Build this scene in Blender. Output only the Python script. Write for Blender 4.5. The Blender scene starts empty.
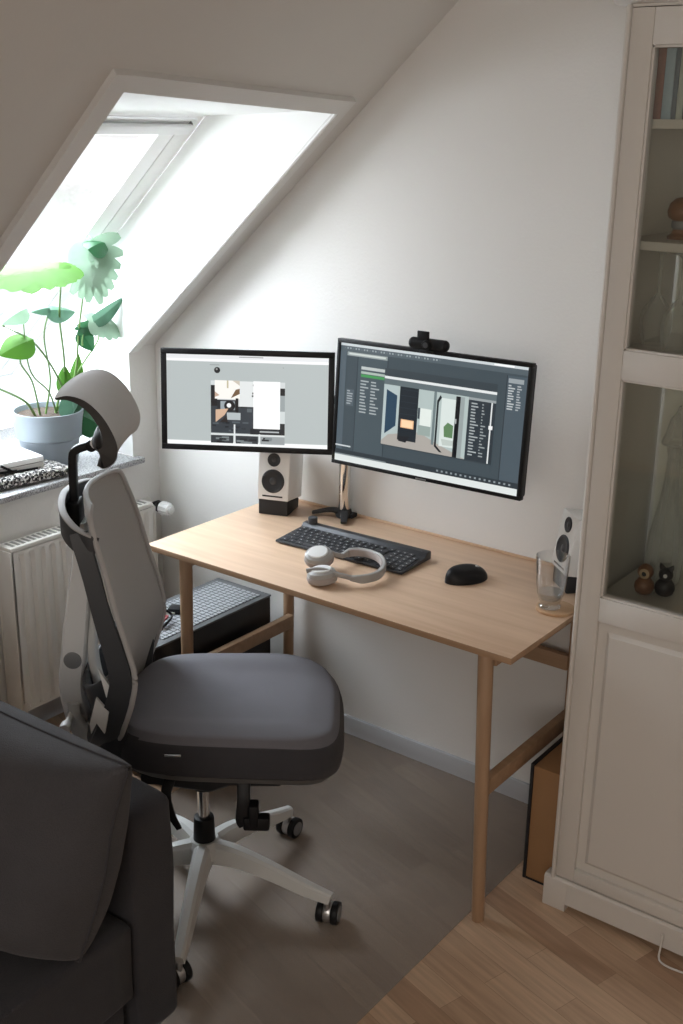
import bpy, bmesh, math, random
from mathutils import Vector, Matrix, Euler, noise
random.seed(7)
PI = math.pi
col = bpy.context.scene.collection

# ------------------------------------------------------------------ materials
def new_mat(name):
    m = bpy.data.materials.new(name); m.use_nodes = True
    nt = m.node_tree
    return m, nt, nt.nodes, nt.links, nt.nodes['Principled BSDF']

def pm(name, c, rough=.5, metal=0., bump=0., bscale=60., vary=0., vscale=8., spec=.5, coat=0., sheen=0.,
       bdist=.002, trans=0., alpha=1., ior=1.45, emit=None, es=0.):
    """principled material with procedural colour variation and bump"""
    m, nt, N, L, P = new_mat(name)
    P.inputs['Base Color'].default_value = (*c, 1)
    P.inputs['Roughness'].default_value = rough
    P.inputs['Metallic'].default_value = metal
    P.inputs['Specular IOR Level'].default_value = spec
    P.inputs['Coat Weight'].default_value = coat
    P.inputs['Sheen Weight'].default_value = sheen
    P.inputs['Transmission Weight'].default_value = trans
    P.inputs['IOR'].default_value = ior
    P.inputs['Alpha'].default_value = alpha
    if emit:
        P.inputs['Emission Color'].default_value = (*emit, 1)
        P.inputs['Emission Strength'].default_value = es
    tc = N.new('ShaderNodeTexCoord')
    if vary:
        n = N.new('ShaderNodeTexNoise'); n.inputs['Scale'].default_value = vscale; n.inputs['Detail'].default_value = 4
        L.new(tc.outputs['Object'], n.inputs['Vector'])
        mx = N.new('ShaderNodeMix'); mx.data_type = 'RGBA'
        mx.inputs[6].default_value = (*[v*(1-vary) for v in c], 1)
        mx.inputs[7].default_value = (*[min(1, v*(1+vary)) for v in c], 1)
        L.new(n.outputs['Fac'], mx.inputs[0]); L.new(mx.outputs[2], P.inputs['Base Color'])
    if bump:
        n = N.new('ShaderNodeTexNoise'); n.inputs['Scale'].default_value = bscale; n.inputs['Detail'].default_value = 3
        L.new(tc.outputs['Object'], n.inputs['Vector'])
        b = N.new('ShaderNodeBump'); b.inputs['Strength'].default_value = bump; b.inputs['Distance'].default_value = bdist
        L.new(n.outputs['Fac'], b.inputs['Height']); L.new(b.outputs['Normal'], P.inputs['Normal'])
    return m

def em(name, c, s=1.):
    """lit screen colour: emission under a slightly glossy surface"""
    m, nt, N, L, P = new_mat(name)
    P.inputs['Base Color'].default_value = (.01, .01, .012, 1)
    P.inputs['Roughness'].default_value = .35
    P.inputs['Emission Color'].default_value = (*c, 1)
    P.inputs['Emission Strength'].default_value = s
    return m

def wood(name, c1, c2, rough=.45, axis='X', scale=1.):
    m, nt, N, L, P = new_mat(name)
    P.inputs['Roughness'].default_value = rough
    tc = N.new('ShaderNodeTexCoord'); mp = N.new('ShaderNodeMapping')
    s = {'X': (1.2, 18, 18), 'Y': (18, 1.2, 18), 'Z': (18, 18, 1.2)}[axis]
    mp.inputs['Scale'].default_value = [v*scale for v in s]
    L.new(tc.outputs['Object'], mp.inputs['Vector'])
    n = N.new('ShaderNodeTexNoise'); n.inputs['Scale'].default_value = 2.2; n.inputs['Detail'].default_value = 6
    n.inputs['Distortion'].default_value = .6
    L.new(mp.outputs['Vector'], n.inputs['Vector'])
    r = N.new('ShaderNodeValToRGB')
    r.color_ramp.elements[0].position = .3; r.color_ramp.elements[0].color = (*c1, 1)
    r.color_ramp.elements[1].position = .72; r.color_ramp.elements[1].color = (*c2, 1)
    L.new(n.outputs['Fac'], r.inputs['Fac']); L.new(r.outputs['Color'], P.inputs['Base Color'])
    return m

def parquet():
    m, nt, N, L, P = new_mat('parquet')
    P.inputs['Roughness'].default_value = .42
    tc = N.new('ShaderNodeTexCoord'); mp = N.new('ShaderNodeMapping')
    mp.inputs['Rotation'].default_value = (0, 0, math.radians(16))
    L.new(tc.outputs['Object'], mp.inputs['Vector'])
    br = N.new('ShaderNodeTexBrick')
    br.offset = .37; br.offset_frequency = 2; br.squash = 1
    br.inputs['Scale'].default_value = 1
    br.inputs['Brick Width'].default_value = .42; br.inputs['Row Height'].default_value = .068
    br.inputs['Mortar Size'].default_value = .0007; br.inputs['Mortar Smooth'].default_value = .6
    br.inputs['Bias'].default_value = 0
    br.inputs['Color1'].default_value = (.40, .255, .165, 1)
    br.inputs['Color2'].default_value = (.60, .425, .29, 1)
    br.inputs['Mortar'].default_value = (.29, .19, .125, 1)
    L.new(mp.outputs['Vector'], br.inputs['Vector'])
    m2 = N.new('ShaderNodeMapping'); m2.inputs['Scale'].default_value = (3, 45, 1)
    L.new(mp.outputs['Vector'], m2.inputs['Vector'])
    n = N.new('ShaderNodeTexNoise'); n.inputs['Scale'].default_value = 1.6; n.inputs['Detail'].default_value = 5
    L.new(m2.outputs['Vector'], n.inputs['Vector'])
    mr = N.new('ShaderNodeMapRange'); mr.inputs[1].default_value = .3; mr.inputs[2].default_value = .7
    mr.inputs[3].default_value = .82; mr.inputs[4].default_value = 1.12
    L.new(n.outputs['Fac'], mr.inputs[0])
    mx = N.new('ShaderNodeVectorMath'); mx.operation = 'SCALE'
    L.new(br.outputs['Color'], mx.inputs[0]); L.new(mr.outputs[0], mx.inputs['Scale'])
    L.new(mx.outputs[0], P.inputs['Base Color'])
    return m

def glass_mat(name, tint=(1, 1, 1), refl=.12, rough=.02, dens=0.):
    """thin pane: see-through with a fresnel reflection"""
    m, nt, N, L, P = new_mat(name)
    out = N['Material Output']; N.remove(P)
    t = N.new('ShaderNodeBsdfTransparent'); t.inputs[0].default_value = (*tint, 1)
    g = N.new('ShaderNodeBsdfGlossy'); g.inputs['Roughness'].default_value = rough
    lw = N.new('ShaderNodeLayerWeight'); lw.inputs['Blend'].default_value = .35
    mr = N.new('ShaderNodeMapRange'); mr.inputs[3].default_value = refl*.35; mr.inputs[4].default_value = min(1, refl*5)
    L.new(lw.outputs['Facing'], mr.inputs[0])
    mx = N.new('ShaderNodeMixShader')
    L.new(mr.outputs[0], mx.inputs[0]); L.new(t.outputs[0], mx.inputs[1]); L.new(g.outputs[0], mx.inputs[2])
    L.new(mx.outputs[0], out.inputs['Surface'])
    return m

def crystal_mat(name, body=.16):
    m, nt, N, L, P = new_mat(name)
    out = N['Material Output']; P.inputs['Base Color'].default_value = (.75, .77, .76, 1); P.inputs['Roughness'].default_value = .08
    t = N.new('ShaderNodeBsdfTransparent'); t.inputs[0].default_value = (.95, .95, .94, 1)
    lw = N.new('ShaderNodeLayerWeight'); lw.inputs['Blend'].default_value = .4
    mr = N.new('ShaderNodeMapRange'); mr.inputs[3].default_value = body*.5; mr.inputs[4].default_value = body*3
    L.new(lw.outputs['Facing'], mr.inputs[0])
    mx = N.new('ShaderNodeMixShader'); L.new(mr.outputs[0], mx.inputs[0]); L.new(t.outputs[0], mx.inputs[1]); L.new(P.outputs[0], mx.inputs[2])
    L.new(mx.outputs[0], out.inputs['Surface'])
    return m

def mesh_fabric(name, c, open_=.1, scale=260, pale=None):
    m, nt, N, L, P = new_mat(name)
    P.inputs['Base Color'].default_value = (*c, 1); P.inputs['Roughness'].default_value = .75
    P.inputs['Sheen Weight'].default_value = .15
    tc = N.new('ShaderNodeTexCoord')
    w = N.new('ShaderNodeTexWave'); w.bands_direction = 'Z'; w.inputs['Scale'].default_value = scale/6
    w.inputs['Distortion'].default_value = 1.5; w.inputs['Detail'].default_value = 0; w.inputs['Detail Scale'].default_value = .3
    L.new(tc.outputs['Object'], w.inputs['Vector'])
    b = N.new('ShaderNodeBump'); b.inputs['Strength'].default_value = .5; b.inputs['Distance'].default_value = .002
    L.new(w.outputs['Fac'], b.inputs['Height']); L.new(b.outputs['Normal'], P.inputs['Normal'])
    mr = N.new('ShaderNodeMapRange'); mr.inputs[3].default_value = 1-open_*2; mr.inputs[4].default_value = 1
    L.new(w.outputs['Fac'], mr.inputs[0]); L.new(mr.outputs[0], P.inputs['Alpha'])
    return m

def weave(name, c, amt=.18, scale=900., bump=.3):
    m, nt, N, L, P = new_mat(name)
    P.inputs['Roughness'].default_value = .9; P.inputs['Specular IOR Level'].default_value = .2
    P.inputs['Sheen Weight'].default_value = .1
    tc = N.new('ShaderNodeTexCoord')
    n = N.new('ShaderNodeTexNoise'); n.inputs['Scale'].default_value = scale; n.inputs['Detail'].default_value = 2
    n2 = N.new('ShaderNodeTexNoise'); n2.inputs['Scale'].default_value = 9; n2.inputs['Detail'].default_value = 5
    L.new(tc.outputs['Object'], n.inputs['Vector']); L.new(tc.outputs['Object'], n2.inputs['Vector'])
    ad = N.new('ShaderNodeMath'); ad.operation = 'ADD'; L.new(n.outputs['Fac'], ad.inputs[0]); L.new(n2.outputs['Fac'], ad.inputs[1])
    mr = N.new('ShaderNodeMapRange'); mr.inputs[1].default_value = .6; mr.inputs[2].default_value = 1.4
    L.new(ad.outputs[0], mr.inputs[0])
    mx = N.new('ShaderNodeMix'); mx.data_type = 'RGBA'
    mx.inputs[6].default_value = (*[v*(1-amt) for v in c], 1); mx.inputs[7].default_value = (*[v*(1+amt) for v in c], 1)
    L.new(mr.outputs[0], mx.inputs[0]); L.new(mx.outputs[2], P.inputs['Base Color'])
    b = N.new('ShaderNodeBump'); b.inputs['Strength'].default_value = bump; b.inputs['Distance'].default_value = .003
    L.new(ad.outputs[0], b.inputs['Height']); L.new(b.outputs['Normal'], P.inputs['Normal'])
    return m

def granite(name):
    m, nt, N, L, P = new_mat(name)
    P.inputs['Roughness'].default_value = .35
    tc = N.new('ShaderNodeTexCoord')
    v = N.new('ShaderNodeTexNoise'); v.inputs['Scale'].default_value = 260; v.inputs['Detail'].default_value = 3
    L.new(tc.outputs['Object'], v.inputs['Vector'])
    r = N.new('ShaderNodeValToRGB')
    r.color_ramp.elements[0].position = .36; r.color_ramp.elements[0].color = (.13, .13, .14, 1)
    r.color_ramp.elements[1].position = .58; r.color_ramp.elements[1].color = (.50, .50, .51, 1)
    L.new(v.outputs['Fac'], r.inputs['Fac']); L.new(r.outputs['Color'], P.inputs['Base Color'])
    return m

def tweed(name):
    m, nt, N, L, P = new_mat(name)
    P.inputs['Roughness'].default_value = .95
    tc = N.new('ShaderNodeTexCoord')
    v = N.new('ShaderNodeTexVoronoi'); v.inputs['Scale'].default_value = 190
    L.new(tc.outputs['Object'], v.inputs['Vector'])
    r = N.new('ShaderNodeValToRGB'); r.color_ramp.interpolation = 'CONSTANT'
    r.color_ramp.elements[0].color = (.02, .02, .02, 1)
    e = r.color_ramp.elements.new(.45); e.color = (.25, .23, .22, 1)
    r.color_ramp.elements[-1].position = .66; r.color_ramp.elements[-1].color = (.62, .6, .57, 1)
    L.new(v.outputs['Color'], r.inputs['Fac']); L.new(r.outputs['Color'], P.inputs['Base Color'])
    b = N.new('ShaderNodeBump'); b.inputs['Strength'].default_value = .8; b.inputs['Distance'].default_value = .004
    L.new(v.outputs['Distance'], b.inputs['Height']); L.new(b.outputs['Normal'], P.inputs['Normal'])
    return m

def leafmat(name, c1, c2, rough=.35):
    m, nt, N, L, P = new_mat(name)
    P.inputs['Roughness'].default_value = rough; P.inputs['Specular IOR Level'].default_value = .25
    tc = N.new('ShaderNodeTexCoord'); n = N.new('ShaderNodeTexNoise'); n.inputs['Scale'].default_value = 14
    L.new(tc.outputs['Object'], n.inputs['Vector'])
    mx = N.new('ShaderNodeMix'); mx.data_type = 'RGBA'; mx.inputs[6].default_value = (*c1, 1); mx.inputs[7].default_value = (*c2, 1)
    L.new(n.outputs['Fac'], mx.inputs[0]); L.new(mx.outputs[2], P.inputs['Base Color'])
    tl = N.new('ShaderNodeBsdfTranslucent'); L.new(mx.outputs[2], tl.inputs[0])
    ms = N.new('ShaderNodeMixShader'); ms.inputs[0].default_value = .3
    L.new(P.outputs[0], ms.inputs[1]); L.new(tl.outputs[0], ms.inputs[2])
    L.new(ms.outputs[0], N['Material Output'].inputs['Surface'])
    return m

M = {}
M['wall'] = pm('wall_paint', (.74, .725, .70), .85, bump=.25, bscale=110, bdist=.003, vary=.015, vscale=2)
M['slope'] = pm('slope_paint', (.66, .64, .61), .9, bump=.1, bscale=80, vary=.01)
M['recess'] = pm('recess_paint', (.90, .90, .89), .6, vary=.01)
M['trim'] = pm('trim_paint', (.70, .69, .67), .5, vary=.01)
M['skirt'] = pm('skirting_paint', (.50, .52, .55), .4, vary=.02)
M['frame'] = pm('window_paint', (.90, .90, .89), .35, vary=.01)
M['dark_gap'] = pm('gap_shade', (.16, .15, .14), .6)  # dark tone for shade in gaps; also bar brackets and case seam
M['alu'] = pm('aluminium', (.78, .78, .78), .4, metal=.1)
M['floor'] = parquet()
M['granite'] = granite('granite'); M['tweed'] = tweed('tweed')
M['pane'] = glass_mat('window_glass', (1, 1, 1), .05)
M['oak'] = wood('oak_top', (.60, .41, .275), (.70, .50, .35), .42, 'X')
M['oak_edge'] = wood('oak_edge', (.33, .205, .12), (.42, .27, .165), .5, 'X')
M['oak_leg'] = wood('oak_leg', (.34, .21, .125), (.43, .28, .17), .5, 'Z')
M['black'] = pm('black_plastic', (.008, .008, .009), .45, vary=.1, spec=.3)
M['black_matt'] = pm('black_matt', (.018, .018, .02), .65, bump=.1, bscale=300, bdist=.0005)
M['char'] = pm('charcoal_plastic', (.05, .052, .058), .5, vary=.08)
M['key'] = pm('key_plastic', (.035, .037, .042), .5)
M['keyboard'] = pm('keyboard_body', (.045, .047, .052), .45, metal=.2)
M['legend'] = pm('legend_print', (.45, .46, .47), .6)
M['chrome'] = pm('chrome', (.75, .74, .72), .12, metal=1.)
M['silver'] = pm('silver', (.55, .55, .55), .3, metal=.9)
M['white'] = pm('white_gloss', (.80, .80, .79), .25, coat=.3, vary=.01)
M['white_plastic'] = pm('white_plastic', (.74, .74, .73), .4, vary=.02)
M['white_base'] = pm('white_base', (.62, .62, .60), .4, vary=.02)
M['cone'] = pm('speaker_cone', (.02, .021, .024), .45)
M['cone_edge'] = pm('speaker_surround', (.05, .05, .055), .35)
M['frame_dark'] = pm('chair_frame', (.040, .042, .047), .5, vary=.05)
M['frame_grey'] = pm('chair_frame_grey', (.22, .225, .23), .45, vary=.05)
M['rim_grey'] = pm('backrest_rim', (.40, .39, .385), .6)
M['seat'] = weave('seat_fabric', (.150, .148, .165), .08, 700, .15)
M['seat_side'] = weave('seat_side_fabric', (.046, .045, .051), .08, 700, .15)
M['pan'] = pm('seat_pan', (.10, .098, .095), .6)
M['mesh'] = mesh_fabric('back_mesh', (.43, .415, .40), .07, 700)
M['headmesh'] = weave('head_mesh', (.50, .485, .47), .05, 900, .12)
M['headshell'] = pm('head_shell', (.045, .043, .042), .6, bump=.2, bscale=400, bdist=.001)
M['sofa'] = weave('sofa_fabric', (.041, .040, .045), .16, 420, .5)
M['cushion'] = weave('cushion_fabric', (.060, .058, .063), .16, 420, .5)
M['cab'] = pm('cabinet_paint', (.66, .635, .60), .45, vary=.01)
M['cab_in'] = pm('cabinet_inside', (.82, .82, .76), .6)
M['cab_pane'] = glass_mat('cabinet_glass', (.98, .99, .96), .18, .05)
M['rad'] = pm('radiator_enamel', (.76, .74, .70), .55, vary=.01)
M['rad_dark'] = pm('radiator_gap', (.25, .24, .23), .6)
M['tower'] = pm('tower_metal', (.010, .010, .012), .35)
M['tower_top'] = pm('tower_rim', (.10, .105, .11), .45)
M['pot'] = pm('pot_glaze', (.24, .275, .31), .45, vary=.04, vscale=12)
M['soil'] = pm('soil', (.05, .035, .025), .95, bump=1, bscale=90, bdist=.01, vary=.4, vscale=40)
M['leaf_pale_sheen'] = leafmat('leaf_pale_sheen', (.19, .31, .21), (.34, .46, .35), .22)  # light reflected off the big leaf is mixed into this pale tone
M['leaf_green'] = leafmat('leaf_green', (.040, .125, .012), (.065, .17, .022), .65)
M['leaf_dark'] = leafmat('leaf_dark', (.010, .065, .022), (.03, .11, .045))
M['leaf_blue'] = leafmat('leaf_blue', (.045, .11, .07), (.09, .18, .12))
M['stem'] = pm('stem', (.12, .21, .06), .5, vary=.2, vscale=20)
M['cardboard'] = pm('brown_board', (.34, .19, .09), .7, vary=.08)
M['clear'] = pm('clear_glass', (1, 1, 1), .0, trans=1., ior=1.45)
M['water'] = pm('water', (1, 1, 1), .0, trans=1., ior=1.33)
M['drink'] = glass_mat('tumbler_glass', (.98, .985, .985), .14, .02)
M['crystal'] = crystal_mat('crystal_glass', .45); M['wine'] = crystal_mat('wine_glass_clear', .26)
M['coaster'] = wood('coaster_wood', (.42, .25, .13), (.52, .33, .19), .5, 'X')
M['teak'] = wood('teak', (.16, .065, .03), (.27, .125, .055), .4, 'X', 3)
M['ebony'] = pm('ebonised', (.012, .013, .016), .4)
M['eye'] = pm('eye_ring', (.50, .36, .22), .5)
M['phone'] = pm('headphone_shell', (.36, .355, .345), .4, vary=.02)
M['phone_pad'] = pm('headphone_pad', (.36, .32, .305), .7)
M['mat'] = None
M['cable_red'] = pm('cable_red', (.35, .03, .03), .5)
M['cable_w'] = pm('cable_white', (.72, .70, .66), .5)
M['facade'] = pm('facade_render', (.20, .188, .18), .9, vary=.04, vscale=1)
M['facade_win'] = pm('facade_window', (.13, .135, .14), .3)

def mat_material():
    m, nt, N, L, P = new_mat('floor_mat_vinyl')
    P.inputs['Base Color'].default_value = (.36, .325, .29, 1)
    P.inputs['Roughness'].default_value = .38
    P.inputs['Alpha'].default_value = .42
    return m
M['mat'] = mat_material()

# ------------------------------------------------------------------ geometry helpers
class MB:
    def __init__(self): self.bm = bmesh.new()
    def _merge(self, tmp, mat, mtx=None):
        if mtx is not None: tmp.transform(mtx)
        for f in tmp.faces:
            if mat is not None: f.material_index = mat
        me = bpy.data.meshes.new('t'); tmp.to_mesh(me); tmp.free()
        self.bm.from_mesh(me); bpy.data.meshes.remove(me)
    def box(self, x0, x1, y0, y1, z0, z1, bev=0, mat=0, mtx=None, seg=2):
        t = bmesh.new(); bmesh.ops.create_cube(t, size=1)
        s = (x1-x0, y1-y0, z1-z0)
        for v in t.verts:
            v.co = Vector(((x0+x1)/2+v.co.x*s[0], (y0+y1)/2+v.co.y*s[1], (z0+z1)/2+v.co.z*s[2]))
        if bev: bmesh.ops.bevel(t, geom=t.edges[:], offset=min(bev, min(abs(q) for q in s)*.49), segments=seg, affect='EDGES', profile=.5)
        self._merge(t, mat, mtx); return self
    def cyl(self, p0, p1, r0, r1=None, seg=24, mat=0, bev=0):
        r1 = r0 if r1 is None else r1
        p0, p1 = Vector(p0), Vector(p1); d = p1-p0
        t = bmesh.new()
        bmesh.ops.create_cone(t, cap_ends=True, segments=seg, radius1=r0, radius2=r1, depth=d.length)
        if bev:
            es = [e for e in t.edges if abs(e.verts[0].co.z-e.verts[1].co.z) < 1e-6]
            bmesh.ops.bevel(t, geom=es, offset=bev, segments=2, affect='EDGES', profile=.5)
        q = Vector((0, 0, 1)).rotation_difference(d.normalized()).to_matrix().to_4x4()
        self._merge(t, mat, Matrix.Translation((p0+p1)/2) @ q); return self
    def sph(self, c, r, sc=(1, 1, 1), mat=0, seg=24, mtx=None):
        t = bmesh.new(); bmesh.ops.create_uvsphere(t, u_segments=seg, v_segments=seg//2, radius=r)
        m = Matrix.Translation(c) @ (mtx or Matrix.Identity(4)) @ Matrix.Diagonal((*sc, 1))
        self._merge(t, mat, m); return self
    def sweep(self, pts, prof, up=(0, 0, 1), scales=None, mat=0, closed=False, caps=True):
        """sweep a 2-D profile (side, up) along points"""
        pts = [Vector(p) for p in pts]; n = len(pts); rings = []; up = Vector(up)
        for i, p in enumerate(pts):
            a = pts[(i-1) % n] if (closed or i > 0) else pts[i]
            b = pts[(i+1) % n] if (closed or i < n-1) else pts[i]
            t = (b-a).normalized(); s = t.cross(up)
            if s.length < 1e-4: s = t.cross(Vector((1, 0, 0)))
            s.normalize(); u = s.cross(t).normalized()
            k = scales[i] if scales else 1
            kx, ky = k if isinstance(k, tuple) else (k, k)
            rings.append([self.bm.verts.new(p+s*q[0]*kx+u*q[1]*ky) for q in prof])
        m = len(prof)
        for i in range(n if closed else n-1):
            A, Bq = rings[i], rings[(i+1) % n]
            for j in range(m):
                f = self.bm.faces.new((A[j], A[(j+1) % m], Bq[(j+1) % m], Bq[j])); f.material_index = mat
        if caps and not closed:
            self.bm.faces.new(rings[0][::-1]).material_index = mat; self.bm.faces.new(rings[-1]).material_index = mat
        return self
    def tube(self, pts, r, seg=10, mat=0, scales=None, closed=False):
        return self.sweep(pts, [(math.cos(2*PI*j/seg)*r, math.sin(2*PI*j/seg)*r) for j in range(seg)], mat=mat, scales=scales, closed=closed)
    def lathe(self, prof, c=(0, 0, 0), seg=32, mat=0, mtx=None):
        t = bmesh.new(); rings = []
        for r, z in prof:
            if r < 1e-6: rings.append([t.verts.new((0, 0, z))])
            else: rings.append([t.verts.new((r*math.cos(2*PI*j/seg), r*math.sin(2*PI*j/seg), z)) for j in range(seg)])
        for a, b in zip(rings, rings[1:]):
            for j in range(seg):
                k = (j+1) % seg
                if len(a) == 1 and len(b) == 1: continue
                if len(a) == 1: t.faces.new((a[0], b[k], b[j]))
                elif len(b) == 1: t.faces.new((a[j], a[k], b[0]))
                else: t.faces.new((a[j], a[k], b[k], b[j]))
        self._merge(t, mat, Matrix.Translation(c) @ (mtx or Matrix.Identity(4))); return self
    def prism(self, poly, axis, a, b, mat=0, bev=0):
        """extrude polygon given in the two other axes along axis from a to b"""
        t = bmesh.new()
        def mk(p, q):
            return {'X': (q, p[0], p[1]), 'Y': (p[0], q, p[1]), 'Z': (p[0], p[1], q)}[axis]
        A = [t.verts.new(mk(p, a)) for p in poly]; Bq = [t.verts.new(mk(p, b)) for p in poly]; n = len(poly)
        t.faces.new(A); t.faces.new(Bq[::-1])
        for i in range(n): t.faces.new((A[i], Bq[i], Bq[(i+1) % n], A[(i+1) % n]))
        bmesh.ops.recalc_face_normals(t, faces=t.faces[:])
        if bev: bmesh.ops.bevel(t, geom=t.edges[:], offset=bev, segments=2, affect='EDGES', profile=.5)
        self._merge(t, mat); return self
    def quad(self, a, b, c, d, mat=0):
        f = self.bm.faces.new([self.bm.verts.new(p) for p in (a, b, c, d)]); f.material_index = mat; return self
    def poly(self, pts, mat=0):
        f = self.bm.faces.new([self.bm.verts.new(p) for p in pts]); f.material_index = mat; return self
    def grid(self, fn, nu, nv, mat=0, closeu=False, flip=False):
        V = [[self.bm.verts.new(fn(i/nu, j/nv)) for i in range(nu if closeu else nu+1)] for j in range(nv+1)]
        w = len(V[0])
        for j in range(nv):
            for i in range(nu):
                q = (V[j][i], V[j][(i+1) % w], V[j+1][(i+1) % w], V[j+1][i])
                f = self.bm.faces.new(q[::-1] if flip else q); f.material_index = mat
        return V
    def xf(self, mtx): self.bm.transform(mtx); return self
    def build(self, name, mats, parent=None, smooth=True, ang=27, recalc=True, mods=()):
        if recalc: bmesh.ops.recalc_face_normals(self.bm, faces=self.bm.faces[:])
        me = bpy.data.meshes.new(name); self.bm.to_mesh(me); self.bm.free()
        for m in (mats if isinstance(mats, (list, tuple)) else [mats]): me.materials.append(M[m] if isinstance(m, str) else m)
        if smooth:
            for p in me.polygons: p.use_smooth = True
            me.set_sharp_from_angle(angle=math.radians(ang))
        o = bpy.data.objects.new(name, me); col.objects.link(o)
        if parent: o.parent = parent
        for kind, kw in mods:
            md = o.modifiers.new(kind.lower(), kind)
            for k, v in kw.items(): setattr(md, k, v)
        return o

def tag(o, label=None, cat=None, group=None, kind=None):
    if label: o['label'] = label
    if cat: o['category'] = cat
    if group: o['group'] = group
    if kind: o['kind'] = kind
    return o
def thing(name, label, cat, loc=(0, 0, 0), rz=0., group=None, kind=None):
    o = bpy.data.objects.new(name, None); col.objects.link(o)
    o.location = loc; o.rotation_euler = (0, 0, rz); o.empty_display_size = .05
    return tag(o, label, cat, group, kind)
def struct(o, label=None, cat=None): return tag(o, label, cat, kind='structure')
def copy_tree(o, parent=None):
    c = o.copy(); col.objects.link(c)
    if parent: c.parent = parent
    for ch in [x for x in bpy.data.objects if x.parent == o]: copy_tree(ch, c)
    return c
def rrect(w, h, r, n=4):
    out = []
    for cx, cy, a0 in ((w/2-r, h/2-r, 0), (-w/2+r, h/2-r, 90), (-w/2+r, -h/2+r, 180), (w/2-r, -h/2+r, 270)):
        for i in range(n+1):
            a = math.radians(a0+90*i/n); out.append((cx+r*math.cos(a), cy+r*math.sin(a)))
    return out
def lerp(a, b, t): return a+(b-a)*t
def interp(tab, x):
    """tab: list of tuples, first is key; smooth interpolation of the rest"""
    if x <= tab[0][0]: return tab[0][1:]
    for p, q in zip(tab, tab[1:]):
        if x <= q[0]:
            t = (x-p[0])/(q[0]-p[0]); t = t
            return tuple(lerp(a, b, t) for a, b in zip(p[1:], q[1:]))
    return tab[-1][1:]
def smooth_path(pts, n=8):
    """Catmull-Rom"""
    P = [Vector(p) for p in pts]; P = [P[0]*2-P[1]]+P+[P[-1]*2-P[-2]]; out = []
    for i in range(1, len(P)-2):
        for k in range(n):
            t = k/n; a, b, c, d = P[i-1:i+3]
            out.append(.5*((2*b)+(c-a)*t+(2*a-5*b+4*c-d)*t*t+(3*b-a-3*c+d)*t**3))
    out.append(P[-2]); return out

# ------------------------------------------------------------------ room
XL, ZK, SL = -1.688, 1.155, .89        # knee wall, where the slope starts, slope dz/dx
XR, YF, ZC = 2.3, -4.3, 2.75
YR0, YR1 = -.90, -.118                  # recess left / right
XTL = -.826
XT = -.862                              # x of the recess top on the slope
ZS = .795                               # sill height
def zs(x): return ZK+SL*(x-XL)
XC = XL+(ZC-ZK)/SL
WX0, WZ0 = -1.328, 1.87                 # window plane top
def wz(x): return WZ0+.907*(x-WX0)
XB = -2.30                              # outer lower wall of the recess

b = MB(); b.quad((XB-.3, YF-.2, 0), (XR, YF-.2, 0), (XR, .0, 0), (XB-.3, .0, 0))
struct(b.build('floor', 'floor', smooth=False), 'light oak strip parquet floor', 'floor')
b = MB(); b.poly([(XL, 0, 0), (XR, 0, 0), (XR, 0, ZC), (XC, 0, ZC), (XL, 0, ZK)])
struct(b.build('wall_back', 'wall', smooth=False), 'pale grey gable wall behind the desk', 'wall')
b = MB()
b.quad((XL, YF, 0), (XL, 0, 0), (XL, 0, ZS), (XL, YF, ZS))
b.quad((XL, YR1, ZS), (XL, 0, ZS), (XL, 0, ZK), (XL, YR1, ZK))
b.quad((XL, YF, ZS), (XL, YR0, ZS), (XL, YR0, ZK), (XL, YF, ZK))
struct(b.build('wall_left', 'wall', smooth=False), 'low knee wall under the roof slope', 'wall')
b = MB()
def sp(x, y): return (x, y, zs(x))
b.quad(sp(XL, YR1), sp(XL, 0), sp(XC, 0), sp(XC, YR1))
b.quad(sp(XL, YF), sp(XL, YR0), sp(XC, YR0), sp(XC, YF))
b.quad(sp(XTL, YR0), sp(XT, YR1), sp(XC, YR1), sp(XC, YR0))
b.quad((XC, YF, ZC), (XC, 0, ZC), (XR, 0, ZC), (XR, YF, ZC))
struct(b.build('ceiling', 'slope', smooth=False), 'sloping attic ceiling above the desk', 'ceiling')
b = MB(); b.quad((XR, YF, 0), (XR, 0, 0), (XR, 0, ZC), (XR, YF, ZC))
struct(b.build('wall_right', 'wall', smooth=False))
b = MB(); b.poly([(XL, YF, 0), (XR, YF, 0), (XR, YF, ZC), (XC, YF, ZC), (XL, YF, ZK)])
struct(b.build('wall_front', 'wall', smooth=False))
# recess lining
b = MB()
for y in (YR1, YR0):
    xt = XT if y == YR1 else XTL
    b.poly([(XL, y, ZS), (XB, y, ZS), (XB, y, wz(XB)), (WX0, y, WZ0), (xt, y, zs(xt)), (XL, y, ZK)])
b.quad((XTL, YR0, zs(XTL)), (XT, YR1, zs(XT)), (WX0, YR1, WZ0), (WX0, YR0, WZ0))
b.quad((XB, YR0, ZS), (XB, YR1, ZS), (XB, YR1, wz(XB)), (XB, YR0, wz(XB)))
struct(b.build('trim_2', 'recess', smooth=False), 'white lining of the roof window recess', 'trim')
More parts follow.
